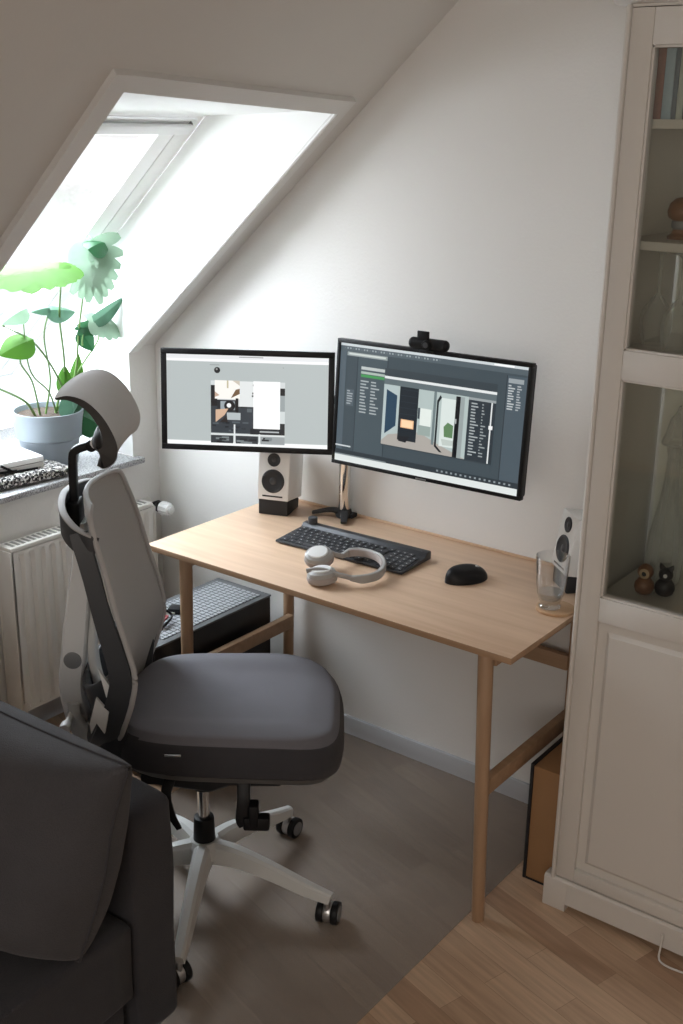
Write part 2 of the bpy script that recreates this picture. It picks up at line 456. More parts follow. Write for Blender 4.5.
# raised casing round the recess, lying on the slope
sd = Vector((1, 0, SL)).normalized(); sn = Vector((SL, 0, -1)).normalized()   # sn points into the room
def SPt(d, y, h=0): 
    p = Vector((XL, 0, ZK))+sd*d+sn*h; return Vector((p.x, y, p.z))
DT = (XT-XL)*math.sqrt(1+SL*SL); DTL = (XTL-XL)*math.sqrt(1+SL*SL)
b = MB()
def slab(d0, d1, y0, y1, h):
    c = [SPt(d0, y0), SPt(d1, y0), SPt(d1, y1), SPt(d0, y1)]; e = [p+sn*h for p in c]
    b.poly(e); 
    for i in range(4): b.poly([c[i], c[(i+1) % 4], e[(i+1) % 4], e[i]])
slab(0, DTL+.048, YR0-.05, YR0, .016)
slab(.0, DT+.048, YR1, YR1+.032, .016)
c = [SPt(DTL, YR0), SPt(DTL+.048, YR0), SPt(DT+.048, YR1), SPt(DT, YR1)]; e = [p+sn*.016 for p in c]
b.poly(e)
for i in range(4): b.poly([c[i], c[(i+1) % 4], e[(i+1) % 4], e[i]])
struct(b.build('trim_1', 'trim', smooth=False), 'flat casing round the roof window recess', 'trim')
b = MB()
b.tube([SPt(0, YR1-.004, .012), SPt(DT, YR1-.004, .012)], .004, 6)
struct(b.build('trim_3', 'recess'), 'thin bead along the right edge of the recess', 'trim')
# skirting
b = MB(); b.box(XL+.01, .05, -.013, -.0005, 0, .062, .003)
b.box(.05, XR, -.013, -.0005, 0, .062, .003)
struct(b.build('baseboard_back', 'skirt'), 'grey skirting board along the gable wall', 'baseboard')
b = MB(); b.box(XL+.0005, XL+.013, YF, -.014, 0, .062, .003)
struct(b.build('baseboard_left', 'skirt'), 'grey skirting board under the radiator', 'baseboard')

# roof window in its own plane: u down the slope, v away from the gable, n into the room
uu = Vector((-1, 0, -.907)).normalized(); vv = Vector((0, -1, 0)); nn = Vector((.907, 0, -1)).normalized()
WM = Matrix(((uu.x, vv.x, nn.x, WX0), (uu.y, vv.y, nn.y, YR1), (uu.z, vv.z, nn.z, WZ0), (0, 0, 0, 1)))
WL = (WX0-XB)*math.sqrt(1+.907**2); WW = YR1-YR0
win = thing('window_1', 'bright roof window in the deep recess', 'window', kind='structure')
def wb(): return MB()
b = wb()
b.box(0, WL, .0, .066, -.05, 0, .003); b.box(0, WL, WW-.066, WW, -.05, 0, .003)
b.box(0, .035, .066, WW-.066, -.05, 0, .003); b.box(WL-.05, WL, .066, WW-.066, -.05, 0, .003)
b.xf(WM).build('window_frame', 'frame', win)
b = wb()
b.box(.036, WL-.05, .066, .074, -.04, -.012); b.box(.036, WL-.05, WW-.074, WW-.066, -.04, -.012)
b.xf(WM).build('gap_shade', 'dark_gap', win, smooth=False)  # dark strips stand for the shade in the gap between frame and sash
b = wb()
b.box(.036, WL-.052, .074, .135, -.045, .004, .004); b.box(.036, WL-.052, WW-.135, WW-.074, -.045, .004, .004)
b.box(.036, .075, .135, WW-.135, -.045, .002, .004); b.box(WL-.12, WL-.052, .135, WW-.135, -.045, .002, .004)
b.xf(WM).build('sash', 'frame', win)
b = wb(); b.box(.05, WL-.08, .12, WW-.12, -.032, -.026)
b.xf(WM).build('pane', 'pane', win, smooth=False)
b = wb()
b.box(.022, .056, .035, WW-.035, .006, .022, .006, 0)
b.box(.006, .014, .03, WW-.03, .0, .008, .002, 0)
for v in (.040, WW-.046): b.box(.02, .05, v, v+.006, .0, .012, .002, 1)
b.xf(WM).build('ventilation_bar', ['alu', 'dark_gap'], win)
b = MB(); b.box(XB+.001, XL+.035, YR0-.04, YR1, ZS-.02, ZS, .004)
b.box(XL+.001, XL+.035, YR1-.001, YR1+.022, ZS-.02, ZS, .004)
tag(b.build('window_sill', 'granite', win), 'speckled grey granite sill', None)

# building across the street, seen blown out through the pane
fac = thing('apartment_building', 'sunlit pale apartment facade seen through the roof window', 'building', (-9, 6, -5))
b = MB(); b.box(-1, 0, -6, 9, 0, 14)
b.build('wall', 'facade', fac, smooth=False)
for i in range(5):
    for k in range(3):
        y, z = -4.6+i*2.4, 3.9+k*2.9
        b = MB(); b.box(.0, .05, y, y+1.2, z, z+1.5, .01, 0); b.box(.04, .09, y-.06, y+1.26, z-.1, z, .01, 1)
        b.box(.04, .07, y+.57, y+.63, z, z+1.5, 0, 1); b.box(.04, .07, y, y+1.2, z+.95, z+1.0, 0, 1)
        b.build('window', ['facade_win', 'frame'], fac, smooth=False)

# ------------------------------------------------------------------ radiator
rad = thing('radiator', 'white ribbed panel radiator on the knee wall under the sill', 'radiator', (XL, -.38, 0))
rx0, rx1, ry0, ry1, rz0, rz1 = .035, .095, -.32, .265, .115, .640
def ribbed(x):
    bb = MB(); n = 15; w = (ry1-ry0)/n; pts = []
    for i in range(n):
        y = ry0+i*w
        pts += [(x, y+.006), (x, y+w*.60), (x-.008, y+w*.72), (x-.008, y+w*.92)]
    pts.append((x, ry1))
    def fn(u, v):
        k = min(int(round(u*(len(pts)-1))), len(pts)-1)
        z = lerp(rz0, rz1, v); xx = pts[k][0]
        if v < .001 or v > .999: xx = x-.004
        if v < .05 or v > .95: xx = x-.001
        return (xx, pts[k][1], z)
    vs = [0, .02, .05, .07, .93, .95, .98, 1]
    V = [[bb.bm.verts.new(fn(i/(len(pts)-1), v)) for i in range(len(pts))] for v in vs]
    for j in range(len(vs)-1):
        for i in range(len(pts)-1): bb.bm.faces.new((V[j][i], V[j][i+1], V[j+1][i+1], V[j+1][i]))
    return bb
bb = ribbed(rx1); bb.build('front_panel', 'rad', rad, ang=25)
b = MB(); b.box(rx0-.012, rx1-.006, ry0, ry0+.006, rz0, rz1, .002); b.box(rx0-.012, rx1-.006, ry1-.006, ry1, rz0, rz1, .002)
b.box(rx0-.02, rx0-.012, ry0, ry1, rz0, rz1, .002)
b.build('side_cover', 'rad', rad)
b = MB(); b.box(rx0-.012, rx1-.008, ry0+.003, ry1-.003, rz1-.002, rz1+.012, .003, 0)
for i in range(28):
    y = ry0+.02+i*(ry1-ry0-.05)/27; b.box(rx0, rx1-.02, y, y+.010, rz1+.0105, rz1+.0128, 0, 1)
b.build('top_grille', ['rad', 'rad_dark'], rad)
b = MB(); b.cyl((.05, ry1, .620), (.05, ry1+.03, .620), .010); b.cyl((.05, ry1+.03, .620), (.05, ry1+.062, .620), .017, mat=1, bev=.003)
b.cyl((.02, ry1+.045, .620), (.05, ry1+.045, .620), .009); b.cyl((-.0, ry1+.045, .620), (.006, ry1+.045, .620), .024, bev=.002)
b.build('valve', ['rad', 'black'], rad)
b = MB(); b.cyl((.06, ry1+.047, .620), (.075, ry1+.047, .620), .019, .021, bev=.002, mat=1)
b.cyl((.075, ry1+.047, .620), (.115, ry1+.047, .618), .0235, .020, bev=.004); b.cyl((.115, ry1+.047, .618), (.122, ry1+.047, .618), .014, bev=.002)
for k in range(12):
    a = k*PI/6; b.cyl((.08, ry1+.047+.023*math.cos(a), .619+.023*math.sin(a)), (.112, ry1+.047+.0205*math.cos(a), .618+.0205*math.sin(a)), .0018, seg=6)
b.build('thermostat_knob', ['white', 'black'], rad)
b = MB(); b.cyl((.05, ry0+.03, .0), (.05, ry0+.03, rz0+.01), .008); b.cyl((.05, ry0+.03, .07), (.05, ry0+.03, .10), .014, bev=.002)
b.build('pipe', 'rad', rad)
for y in (ry0+.12, ry1-.12):
    b = MB(); b.box(-.0, rx0-.012, y-.012, y+.012, rz0+.05, rz1-.05, .002); b.build('wall_bracket', 'rad', rad)

# ------------------------------------------------------------------ desk
W, D, H = 1.152, .572, .74
dk = thing('desk', 'oak veneer desk with thin round legs against the gable wall', 'desk', (-W/2, -D/2-.004, 0))
b = MB(); b.box(-W/2, W/2, -D/2, D/2, H-.0165, H, .0015, 0)
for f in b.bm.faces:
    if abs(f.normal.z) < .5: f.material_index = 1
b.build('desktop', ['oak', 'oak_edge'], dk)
b = MB(); b.box(-W/2, W/2, D/2-.0055, D/2, H+.0002, H+.008, .001); b.build('back_lip', 'oak', dk)
ox, oy = W/2, D/2+.004
legs = [((-1.040, -.535), (-1.046, -.540)), ((-.087, -.535), (-.060, -.543)), ((-1.075, -.045), (-1.083, -.040)), ((-.088, -.045), (-.088, -.040))]
for (tx, ty), (bx_, by_) in legs:
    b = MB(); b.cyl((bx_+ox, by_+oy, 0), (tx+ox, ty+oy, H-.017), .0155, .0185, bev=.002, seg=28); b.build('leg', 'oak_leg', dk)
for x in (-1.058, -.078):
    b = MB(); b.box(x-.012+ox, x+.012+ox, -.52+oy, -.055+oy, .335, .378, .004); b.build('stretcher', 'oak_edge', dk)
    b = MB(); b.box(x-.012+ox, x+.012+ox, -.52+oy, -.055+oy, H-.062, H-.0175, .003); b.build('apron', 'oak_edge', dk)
b = MB(); b.box(-1.06+ox, -.10+ox, -.062+oy, -.040+oy, .478, .522, .004); b.build('back_rail', 'oak_edge', dk)
for x in (-1.10, -.105):
    b = MB(); b.box(x-.025+ox, x+.045+ox, -.56+oy, -.50+oy, H-.0235, H-.017, .001); b.build('leg_plate', 'oak_edge', dk)

# ------------------------------------------------------------------ monitors
def quad_uv(bb, SW, SH, y, u0, v0, u1, v1, mat, cut=None):
    x = lambda u: -SW/2+u*SW
    z = lambda v: SH/2-v*SH
    if cut: bb.poly([(x(u), y, z(v)) for u, v in cut], mat)
    else: bb.poly([(x(u0), y, z(v1)), (x(u1), y, z(v1)), (x(u1), y, z(v0)), (x(u0), y, z(v0))], mat)

def monitor(name, label, c, rot, MW, MH, bez, thick, content):
    t = thing(name, label, 'monitor', c)
    t.rotation_euler = rot
    SW, SH = MW-2*bez, MH-2*bez
    b = MB()
    # bezel ring
    b.box(-MW/2, MW/2, .0, thick*.5, -MH/2, -MH/2+bez, .0015); b.box(-MW/2, MW/2, .0, thick*.5, MH/2-bez, MH/2, .0015)
    b.box(-MW/2, -MW/2+bez, .0, thick*.5, -MH/2+bez, MH/2-bez, .0015); b.box(MW/2-bez, MW/2, .0, thick*.5, -MH/2+bez, MH/2-bez, .0015)
    b.build('bezel', 'black', t)
    b = MB(); b.box(-MW/2+.004, MW/2-.004, thick*.4, thick, -MH/2+.004, MH/2-.004, .006)
    b.box(-.10, .10, thick, thick+.022, -.09, .09, .012)
    b.build('rear_shell', 'black_matt', t)
    b = MB(); mats = content(b, SW, SH)
    b.build('screen', mats, t, smooth=False, recalc=False)
    return t

E_ = {}
def ecol(c, s=.9):
    k = (c, s)
    if k not in E_: E_[k] = em('lit_%d_%d_%d' % c, tuple((v/255)**2.2 for v in c), s)
    return E_[k]
class Scr:
    def __init__(s, bb, SW, SH, st): s.bb, s.SW, s.SH, s.mats, s.k, s.st = bb, SW, SH, [], 0, st
    def r(s, u0, v0, u1, v1, c, cut=None):
        m = ecol(c, s.st)
        if m not in s.mats: s.mats.append(m)
        s.k += 1
        quad_uv(s.bb, s.SW, s.SH, .004-.00002*s.k, u0, v0, u1, v1, s.mats.index(m), cut)
    def p(s, cut, c): s.r(0, 0, 0, 0, c, cut)
    def disc(s, u, v, ru, c, n=16):
        rv = ru*s.SW/s.SH
        s.p([(u+ru*math.cos(-2*PI*i/n), v+rv*math.sin(2*PI*i/n)*-1*-1) for i in range(n)], c)

def left_content(bb, SW, SH):
    s = Scr(bb, SW, SH, 1.0); R = s.r
    R(0, 0, 1, 1, (176, 184, 184))
    R(0, 0, 1, .075, (226, 228, 230)); R(0, .045, 1, .072, (244, 244, 246)); R(.45, .012, .60, .022, (150, 152, 155))
    R(0, .955, 1, 1, (244, 247, 247))
    R(.27, .105, .33, .112, (130, 138, 138)); s.disc(.315, .165, .019, (25, 26, 28)); s.disc(.312, .155, .006, (150, 150, 150))
    R(.72, .115, .726, .125, (140, 148, 148))
    # photograph on the page
    R(.275, .28, .735, .86, (206, 211, 212))
    R(.275, .33, .315, .59, (22, 20, 22)); R(.30, .275, .455, .48, (243, 240, 234))
    R(.375, .275, .385, .36, (190, 180, 150)); s.p([(.41, .275), (.455, .275), (.455, .33)], (200, 190, 175))
    s.p([(.40, .47), (.43, .375), (.46, .36), (.455, .42)], (110, 85, 60)); s.p([(.30, .40), (.33, .44), (.30, .46)], (190, 160, 140))
    R(.455, .28, .54, .57, (222, 226, 226))
    for u, v in ((.552-.015, .31), (.552-.02, .40), (.53, .43)): R(u, v, u+.01, v+.02, (70, 72, 70))
    R(.275, .56, .54, .86, (52, 58, 64)); R(.46, .56, .50, .575, (20, 22, 25)); R(.50, .58, .53, .62, (90, 98, 102))
    R(.315, .49, .44, .62, (38, 40, 44)); R(.335, .505, .425, .60, (150, 160, 166)); s.disc(.392, .555, .034, (20, 20, 24)); s.disc(.388, .550, .014, (240, 242, 244))
    R(.43, .47, .447, .63, (14, 14, 16)); s.p([(.305, .60), (.385, .585), (.36, .66), (.305, .74)], (206, 172, 146))
    R(.375, .63, .46, .71, (176, 184, 186)); s.p([(.33, .74), (.375, .66), (.38, .74)], (40, 32, 30))
    for i in range(14):
        u = .275+random.random()*.24; v = .72+random.random()*.11
        R(u, v, u+.02+random.random()*.03, v+.018, random.choice([(26, 30, 36), (80, 88, 94), (40, 46, 52), (18, 20, 24)]))
    R(.54, .275, .705, .80, (248, 250, 250))
    R(.705, .345, .735, .425, (26, 28, 30)); R(.705, .425, .735, .60, (150, 158, 160)); R(.705, .60, .735, .74, (205, 212, 212)); R(.705, .735, .735, .80, (40, 44, 46))
    R(.52, .80, .735, .87, (34, 36, 40)); R(.58, .825, .70, .84, (180, 186, 188))
    R(.275, .865, .735, .885, (214, 219, 219))
    for i, (a, c) in enumerate(((.275, .415), (.43, .57), (.585, .735))):
        R(a, .885, c, .972, (52, 56, 60) if i < 2 else (150, 156, 158))
        for k in range(5):
            u = a+random.random()*(c-a-.05); v = .89+random.random()*.06
            R(u, v, u+.045, v+.02, random.choice([(18, 20, 22), (120, 128, 130), (30, 32, 36)]))
    R(.418, .76, .428, .975, (220, 224, 224)); R(.574, .86, .584, .975, (220, 224, 224))
    return s.mats

def right_content(bb, SW, SH):
    s = Scr(bb, SW, SH, .95); R = s.r
    R(0, 0, 1, 1, (66, 77, 83))
    R(0, 0, 1, .022, (205, 212, 215)); R(0, .022, 1, .065, (84, 95, 101)); R(.83, .004, .93, .018, (248, 250, 250))
    for i in range(34):
        u = .02+i*.016; R(u, .032, u+.009, .046, (150, 160, 164) if i % 3 else (100, 110, 115))
    R(.0, .065, .035, .9, (84, 96, 104)); R(.04, .068, .27, .10, (150, 160, 160)); R(.05, .075, .26, .09, (205, 212, 208))
    R(.1, .10, .105, .9, (48, 58, 64)); R(.105, .10, .272, .9, (72, 84, 90)); R(.272, .10, .276, .9, (46, 55, 60))
    R(.125, .175, .26, .20, (190, 196, 194)); R(.125, .215, .26, .235, (170, 185, 176)); R(.125, .240, .26, .262, (70, 150, 84))
    for r_ in range(11):
        v = .29+r_*.026
        for q in range(2): R(.125+q*.06, v, .125+q*.06+.02+random.random()*.03, v+.011, (170, 178, 180))
    R(.045, .38, .09, .52, (82, 93, 100))
    for r_ in range(6): R(.05, .39+r_*.021, .065+random.random()*.02, .40+r_*.021, (160, 168, 172))
    # picture window
    R(.262, .16, .858, .80, (58, 67, 72)); R(.262, .222, .858, .243, (226, 230, 230)); R(.262, .243, .858, .29, (96, 108, 112))
    R(.262, .29, .72, .79, (176, 190, 188))
    s.p([(.262, .29), (.34, .29), (.34, .64), (.262, .76)], (178, 192, 192)); s.p([(.278, .33), (.338, .37), (.338, .62), (.278, .70)], (40, 66, 86))
    s.p([(.262, .76), (.30, .70), (.47, .64), (.56, .70), (.72, .79), (.262, .79)], (170, 165, 158))
    R(.352, .29, .455, .73, (32, 40, 46))
    for i in range(7): R(.355, .31+i*.05, .452, .313+i*.05, (52, 62, 68))
    R(.366, .555, .438, .625, (236, 186, 140)); R(.372, .563, .432, .617, (255, 214, 172)); s.p([(.352, .70), (.42, .69), (.40, .745), (.36, .74)], (30, 32, 36))
    R(.457, .44, .468, .53, (60, 70, 76)); R(.47, .44, .53, .58, (226, 234, 228)); R(.462, .58, .53, .66, (150, 165, 160))
    R(.538, .29, .552, .72, (110, 124, 126)); s.p([(.556, .36), (.572, .31), (.58, .33), (.566, .37), (.566, .72), (.60, .77), (.585, .77), (.556, .73)], (26, 32, 36))
    R(.58, .33, .655, .72, (216, 226, 222)); s.p([(.60, .56), (.62, .52), (.65, .54), (.65, .64), (.605, .64)], (96, 130, 92)); s.p([(.59, .66), (.66, .66), (.66, .70), (.60, .71)], (190, 200, 194))
    R(.655, .30, .678, .79, (16, 20, 24)); R(.678, .30, .70, .79, (150, 160, 160)); R(.658, .48, .664, .52, (180, 186, 186))
    R(.72, .29, .858, .79, (48, 56, 62)); R(.835, .29, .842, .79, (222, 226, 226)); R(.83, .49, .85, .52, (240, 242, 242))
    R(.72, .29, .858, .31, (150, 158, 160))
    for r_ in range(18):
        v = .33+r_*.024
        R(.735, v, .735+.02+random.random()*.025, v+.010, (170, 178, 180)); R(.79, v, .79+random.random()*.03+.005, v+.010, (150, 158, 160))
    # right dock
    R(.90, .08, .905, .9, (50, 58, 64)); R(.905, .08, 1, .9, (76, 88, 96))
    R(.91, .10, .985, .135, (150, 158, 162))
    for r_ in range(10): R(.912, .15+r_*.02, .925+random.random()*.02, .160+r_*.02, (190, 196, 198)); R(.955, .15+r_*.02, .965+random.random()*.015, .160+r_*.02, (170, 176, 180))
    R(0, .86, .09, .872, (200, 206, 208)); R(0, .90, 1, .945, (48, 56, 61))
    for i in range(16): R(.58+i*.025, .915, .59+i*.025, .93, (140, 150, 155))
    R(0, .945, 1, 1, (222, 228, 226)); R(.0, .935, .3, .946, (120, 130, 134))
    return s.mats

rot = lambda x, y, z: (math.radians(x), math.radians(y), math.radians(z))
monitor('monitor', 'left wide monitor showing a grey page with a photo collage', (-1.105, -.203, 1.086), rot(-5.6, -.3, 31.2), .508, .297, .0165, .035, left_content)
monr = monitor('monitor', 'right larger monitor showing dark image editing software, webcam on top', (-.464, -.243, 1.153), rot(-4.4, -.5, 1.3), .572, .337, .0105, .038, right_content)
b = MB(); b.box(-.016, .016, -.0004, .0004, -.1655, -.1625); b.build('maker_mark', 'silver', monr, smooth=False)

# stand
st = thing('monitor_stand', 'chromed pole stand with splayed black foot behind the keyboard', 'stand', (-.868, -.038, .74))
b = MB(); b.cyl((0, 0, .014), (0, 0, .40), .0175, bev=.001, seg=32); b.build('pole', 'chrome', st)
b = MB()
for dx, dy in ((-.085, -.045), (.045, -.062)):
    b.sweep(smooth_path([(0, 0, .016), (dx*.45, dy*.4, .020), (dx, dy, .008)], 5), rrect(.032, .014, .005, 3), scales=[1-.04*i for i in range(11)])
b.sweep([(-.03, .010, .008), (.03, .010, .008)], rrect(.030, .013, .004, 3))
b.cyl((0, 0, .002), (0, 0, .026), .026, .021, bev=.003); b.build('foot', 'black_matt', st)
b = MB(); b.cyl((0, 0, .33), (0, 0, .375), .026, bev=.003)
b.sweep([(0, 0, .352), (-.14, .0, .352), (-.258, -.100, .352)], rrect(.03, .022, .006, 2)); b.sweep([(0, 0, .352), (.20, -.01, .38), (.40, -.130, .413)], rrect(.03, .022, .006, 2))
b.build('support_arm', 'black_matt', st)

# webcam on the right monitor
wc = thing('webcam', 'small black webcam clipped on top of the right monitor', 'webcam', (-.474, -.212, 1.312), math.radians(4))
b = MB(); b.sweep([(-.047, -.012, .022), (.047, -.012, .022)], rrect(.026, .029, .0125, 5), scales=None)
b.sph((-.047, -.012, .022), .0137, (.7, 1, 1)); b.sph((.047, -.012, .022), .0137, (.7, 1, 1)); b.build('body', 'black', wc)
b = MB(); b.cyl((0, -.024, .022), (0, -.031, .022), .013, .011, bev=.001); b.cyl((0, -.031, .022), (0, -.0325, .022), .007, mat=1); b.build('lens', ['black', 'char'], wc)
b = MB(); b.box(-.030, .004, -.022, -.017, .030, .055, .002); b.build('shutter_flap', 'black', wc)
b = MB(); b.box(-.022, .022, -.022, .030, .000, .008, .002); b.box(-.022, .022, .022, .028, -.045, .004, .002); b.build('clip', 'black', wc)

# ------------------------------------------------------------------ speakers and wedges
def speaker(label, slabel, cx, cy, yaw, tilt=9):
    sw, sh, sdp = .100, .152, .128
    wdg = thing('speaker_stand', slabel, 'stand', (cx, cy, H), yaw, 'foam wedges under the speakers')
    b = MB(); b.prism([(-.056, 0), (.045, 0), (.050, .028), (-.056, .047)], 'X', -.046, .046, bev=.003); b.build('wedge', 'black_matt', wdg)
    t = thing('speaker', label, 'speaker', (cx, cy, H+.0385), 0, 'white desktop speakers')
    t.rotation_euler = Euler((math.radians(-tilt), 0, yaw), 'XYZ')
    b = MB(); b.box(-sw/2, sw/2, -sdp/2, sdp/2, 0, sh, .005, seg=3); b.build('cabinet', 'white', t)
    f = -sdp/2
    b = MB(); R_ = Matrix.Rotation(PI/2, 4, 'X')
    b.lathe([(.0355, 0), (.0355, .002), (.033, .0035), (.0315, .002), (.029, .003), (.026, .0018), (.012, .0006), (.0, .0006)], (0, f, .058), 36, 0, R_)
    b.build('woofer', 'cone', t)
    b = MB(); b.sph((0, f+.002, .058), .012, (1, .5, 1)); b.build('dust_cap', 'cone_edge', t)
    b = MB(); b.lathe([(.020, 0), (.020, .002), (.0175, .003), (.012, .0005), (.0001, .001)], (0, f, .122), 30, 0, R_)
    b.build('tweeter', 'cone', t)
    b = MB(); b.sph((0, f, .122), .0075, (1, .4, 1)); b.build('dome', 'cone_edge', t)
    b = MB(); b.box(-.032, .032, f-.0006, f+.002, .010, .0145, .0005); b.build('port_slot', 'black', t, smooth=False)
speaker('left white speaker behind the keyboard, under the left monitor', 'black foam wedge under the left speaker', -1.062, -.108, math.radians(20))
speaker('right white speaker beside the cabinet, behind the water glass', 'black foam wedge under the right speaker', -.073, -.088, math.radians(-41))

# ------------------------------------------------------------------ keyboard
kb = thing('keyboard', 'dark grey full-size keyboard with a knob at its back left corner', 'keyboard', (-.677, -.256, H), math.radians(2.2))
KW, KD = .417, .150
b = MB(); b.prism([(-KD/2, .003), (-KD/2, .009), (KD/2-.03, .016), (KD/2-.022, .026), (KD/2-.003, .027), (KD/2, .02), (KD/2, .003)], 'X', -KW/2, KW/2, bev=.0015)
b.build('case', 'keyboard', kb)
b = MB(); b.cyl((-KW/2+.03, KD/2-.014, .027), (-KW/2+.03, KD/2-.014, .045), .0135, bev=.0015, seg=28); b.build('dial', 'char', kb)
for x in (-.18, .18):
    b = MB(); b.box(x-.02, x+.02, -.06, .055, 0, .004, .001); b.build('rubber_foot', 'black', kb)
kr = [[1]*14+[0]+[1]*4, [1]*13+[2]+[0]+[1]*4, [1.5]+[1]*12+[1.5]+[0]+[1]*4, [1.75]+[1]*11+[2.25]+[0]+[1]*4, [2.25]+[1]*10+[2.75]+[0]+[1]*4, [1.25, 1.25, 1.25, 6, 1.25, 1.25, 1.25, 1.5]+[0]+[2, 1, 1]]
pit = (KW-.016)/19.6; rp = .0188
keymesh = {}
tiltk = math.atan2(.007, KD-.03)
for r_, row in enumerate(kr):
    x = -KW/2+.008; y = KD/2-.040-r_*rp
    zt = .009+(y+KD/2)*(.007/(KD-.03))
    for k in row:
        if k == 0: x += pit*.6; continue
        w = k*pit
        if k not in keymesh:
            b = MB(); b.box(-w/2+.0012, w/2-.0012, -rp/2+.0012, rp/2-.0012, -.0005, .003, .0008)
            b.box(-.0016, .0016, -.002, .002, .003, .00305, 0, 1)
            o = b.build('key', ['key', 'legend'], kb); keymesh[k] = o
        else:
            o = keymesh[k].copy(); col.objects.link(o); o.parent = kb
        o.location = (x+w/2, y, zt); o.rotation_euler = (tiltk, 0, 0); x += w

# ------------------------------------------------------------------ mouse
ms = thing('mouse', 'black ergonomic computer mouse right of the keyboard', 'mouse', (-.322, -.238, H), math.radians(-26))
def mouse_fn(u, v):
    a = 2*PI*u; ph = v*PI/2
    y = .062*math.sin(a)*math.cos(ph)**.55; x = (.034+.005*math.cos(a-.6))*math.cos(a)*math.cos(ph)**.6
    z = (.036-.009*(math.sin(a)*math.cos(ph))-.012*(x/.04)*.8)*math.sin(ph)**.8
    if x > .022: z *= .86
    return (x, y, z+.001)
b = MB(); b.grid(mouse_fn, 40, 14, closeu=True)
bmesh.ops.remove_doubles(b.bm, verts=b.bm.verts[:], dist=1e-5)
b.build('shell', 'black', ms, ang=60)
b = MB(); b.cyl((-.004, .030, .026), (.004, .030, .026), .009, bev=.001); b.build('scroll_wheel', 'silver', ms)
b = MB(); b.sph((-.034, -.005, .011), .011, (1.2, 2.2, .8)); b.build('thumb_rest', 'black_matt', ms)

# ------------------------------------------------------------------ headphones
hp = thing('headphones', 'pale grey over-ear headphones lying in front of the keyboard', 'headphones', (-.592, -.432, H))
hp.scale = (.93, .93, .93)
o = Vector((-.59, -.42, 0))
band = smooth_path([Vector(p)-o for p in ((-.632, -.345, .031), (-.628, -.305, .031), (-.59, -.283, .031), (-.535, -.292, .030), (-.492, -.335, .027), (-.478, -.385, .022), (-.492, -.432, .022), (-.522, -.455, .024))], 6)
n = len(band)
b = MB(); b.sweep(band, rrect(.011, .026, .005, 3), scales=[(1, min(1, .55+.45*min(i, n-1-i)/5)) for i in range(n)]); b.build('headband', 'phone', hp)
b = MB(); b.sweep([p+(Vector((-.565-o.x, -.375-o.y, p.z))-p).normalized()*.0065 for p in band[4:-6]], rrect(.006, .022, .0025, 2)); b.build('headband_padding', 'phone_pad', hp)
def cup(c, tiltx, nm):
    R_ = Euler((math.radians(tiltx), math.radians(-6), math.radians(30))).to_matrix().to_4x4()
    m = Matrix.Translation(Vector(c)-o) @ R_
    b = MB(); b.lathe([(.0, -.022), (.030, -.022), (.041, -.016), (.043, -.006), (.041, .0), (.038, .002)], seg=36); 
    b.xf(m @ Matrix.Diagonal((1, .84, 1, 1))).build('ear_cushion', 'phone_pad', hp)
    b = MB(); b.lathe([(.039, -.002), (.041, .003), (.038, .012), (.030, .017), (.0, .019)], seg=36)
    b.xf(m @ Matrix.Diagonal((1, .84, 1, 1))).build('ear_cup', 'phone', hp)
    b = MB(); b.lathe([(.030, .016), (.027, .020), (.0, .021)], seg=30); b.xf(m @ Matrix.Diagonal((1, .84, 1, 1))).build('cup_disc', 'white_plastic', hp)
cup((-.592, -.490, .0265), 4, 'n'); cup((-.664, -.412, .041), 24, 'f')
b = MB(); b.sweep(smooth_path([Vector(p)-o for p in ((-.625, -.515, .038), (-.59, -.500, .046), (-.55, -.475, .034), (-.518, -.453, .025))], 5), rrect(.008, .014, .003, 2))
b.build('yoke', 'phone', hp)
b = MB(); b.sweep(smooth_path([Vector(p)-o for p in ((-.700, -.405, .048), (-.672, -.390, .058), (-.645, -.368, .040), (-.632, -.340, .028))], 5), rrect(.008, .014, .003, 2))
b.build('yoke', 'phone', hp)

# ------------------------------------------------------------------ tumbler and coaster
cs = MB(); cs.cyl((0, 0, 0), (0, 0, .008), .047, bev=.002, seg=40)
c_ = cs.build('coaster', 'coaster'); c_.location = (-.050, -.268, H+.0002)
tag(c_, 'round wooden coaster under the water glass', 'coaster')
gl = thing('drinking_glass', 'clear footed tumbler with a little water on the wooden coaster', 'glass', (-.062, -.276, H+.0084))
b = MB()
b.lathe([(0, .0), (.026, .0), (.028, .003), (.026, .006), (.023, .010), (.026, .018), (.0325, .035), (.037, .07), (.040, .105), (.0415, .132),
         (.040, .132), (.0385, .105), (.0355, .07), (.031, .035), (.024, .021), (.0, .016)], seg=40)
b.build('tumbler', 'drink', gl, ang=80)
b = MB(); b.lathe([(0, .0175), (.022, .021), (.030, .035), (.0315, .040), (0, .040)], seg=36); b.build('water', glass_mat('water_thin', (.86, .88, .90), .3, .02), gl, ang=50)

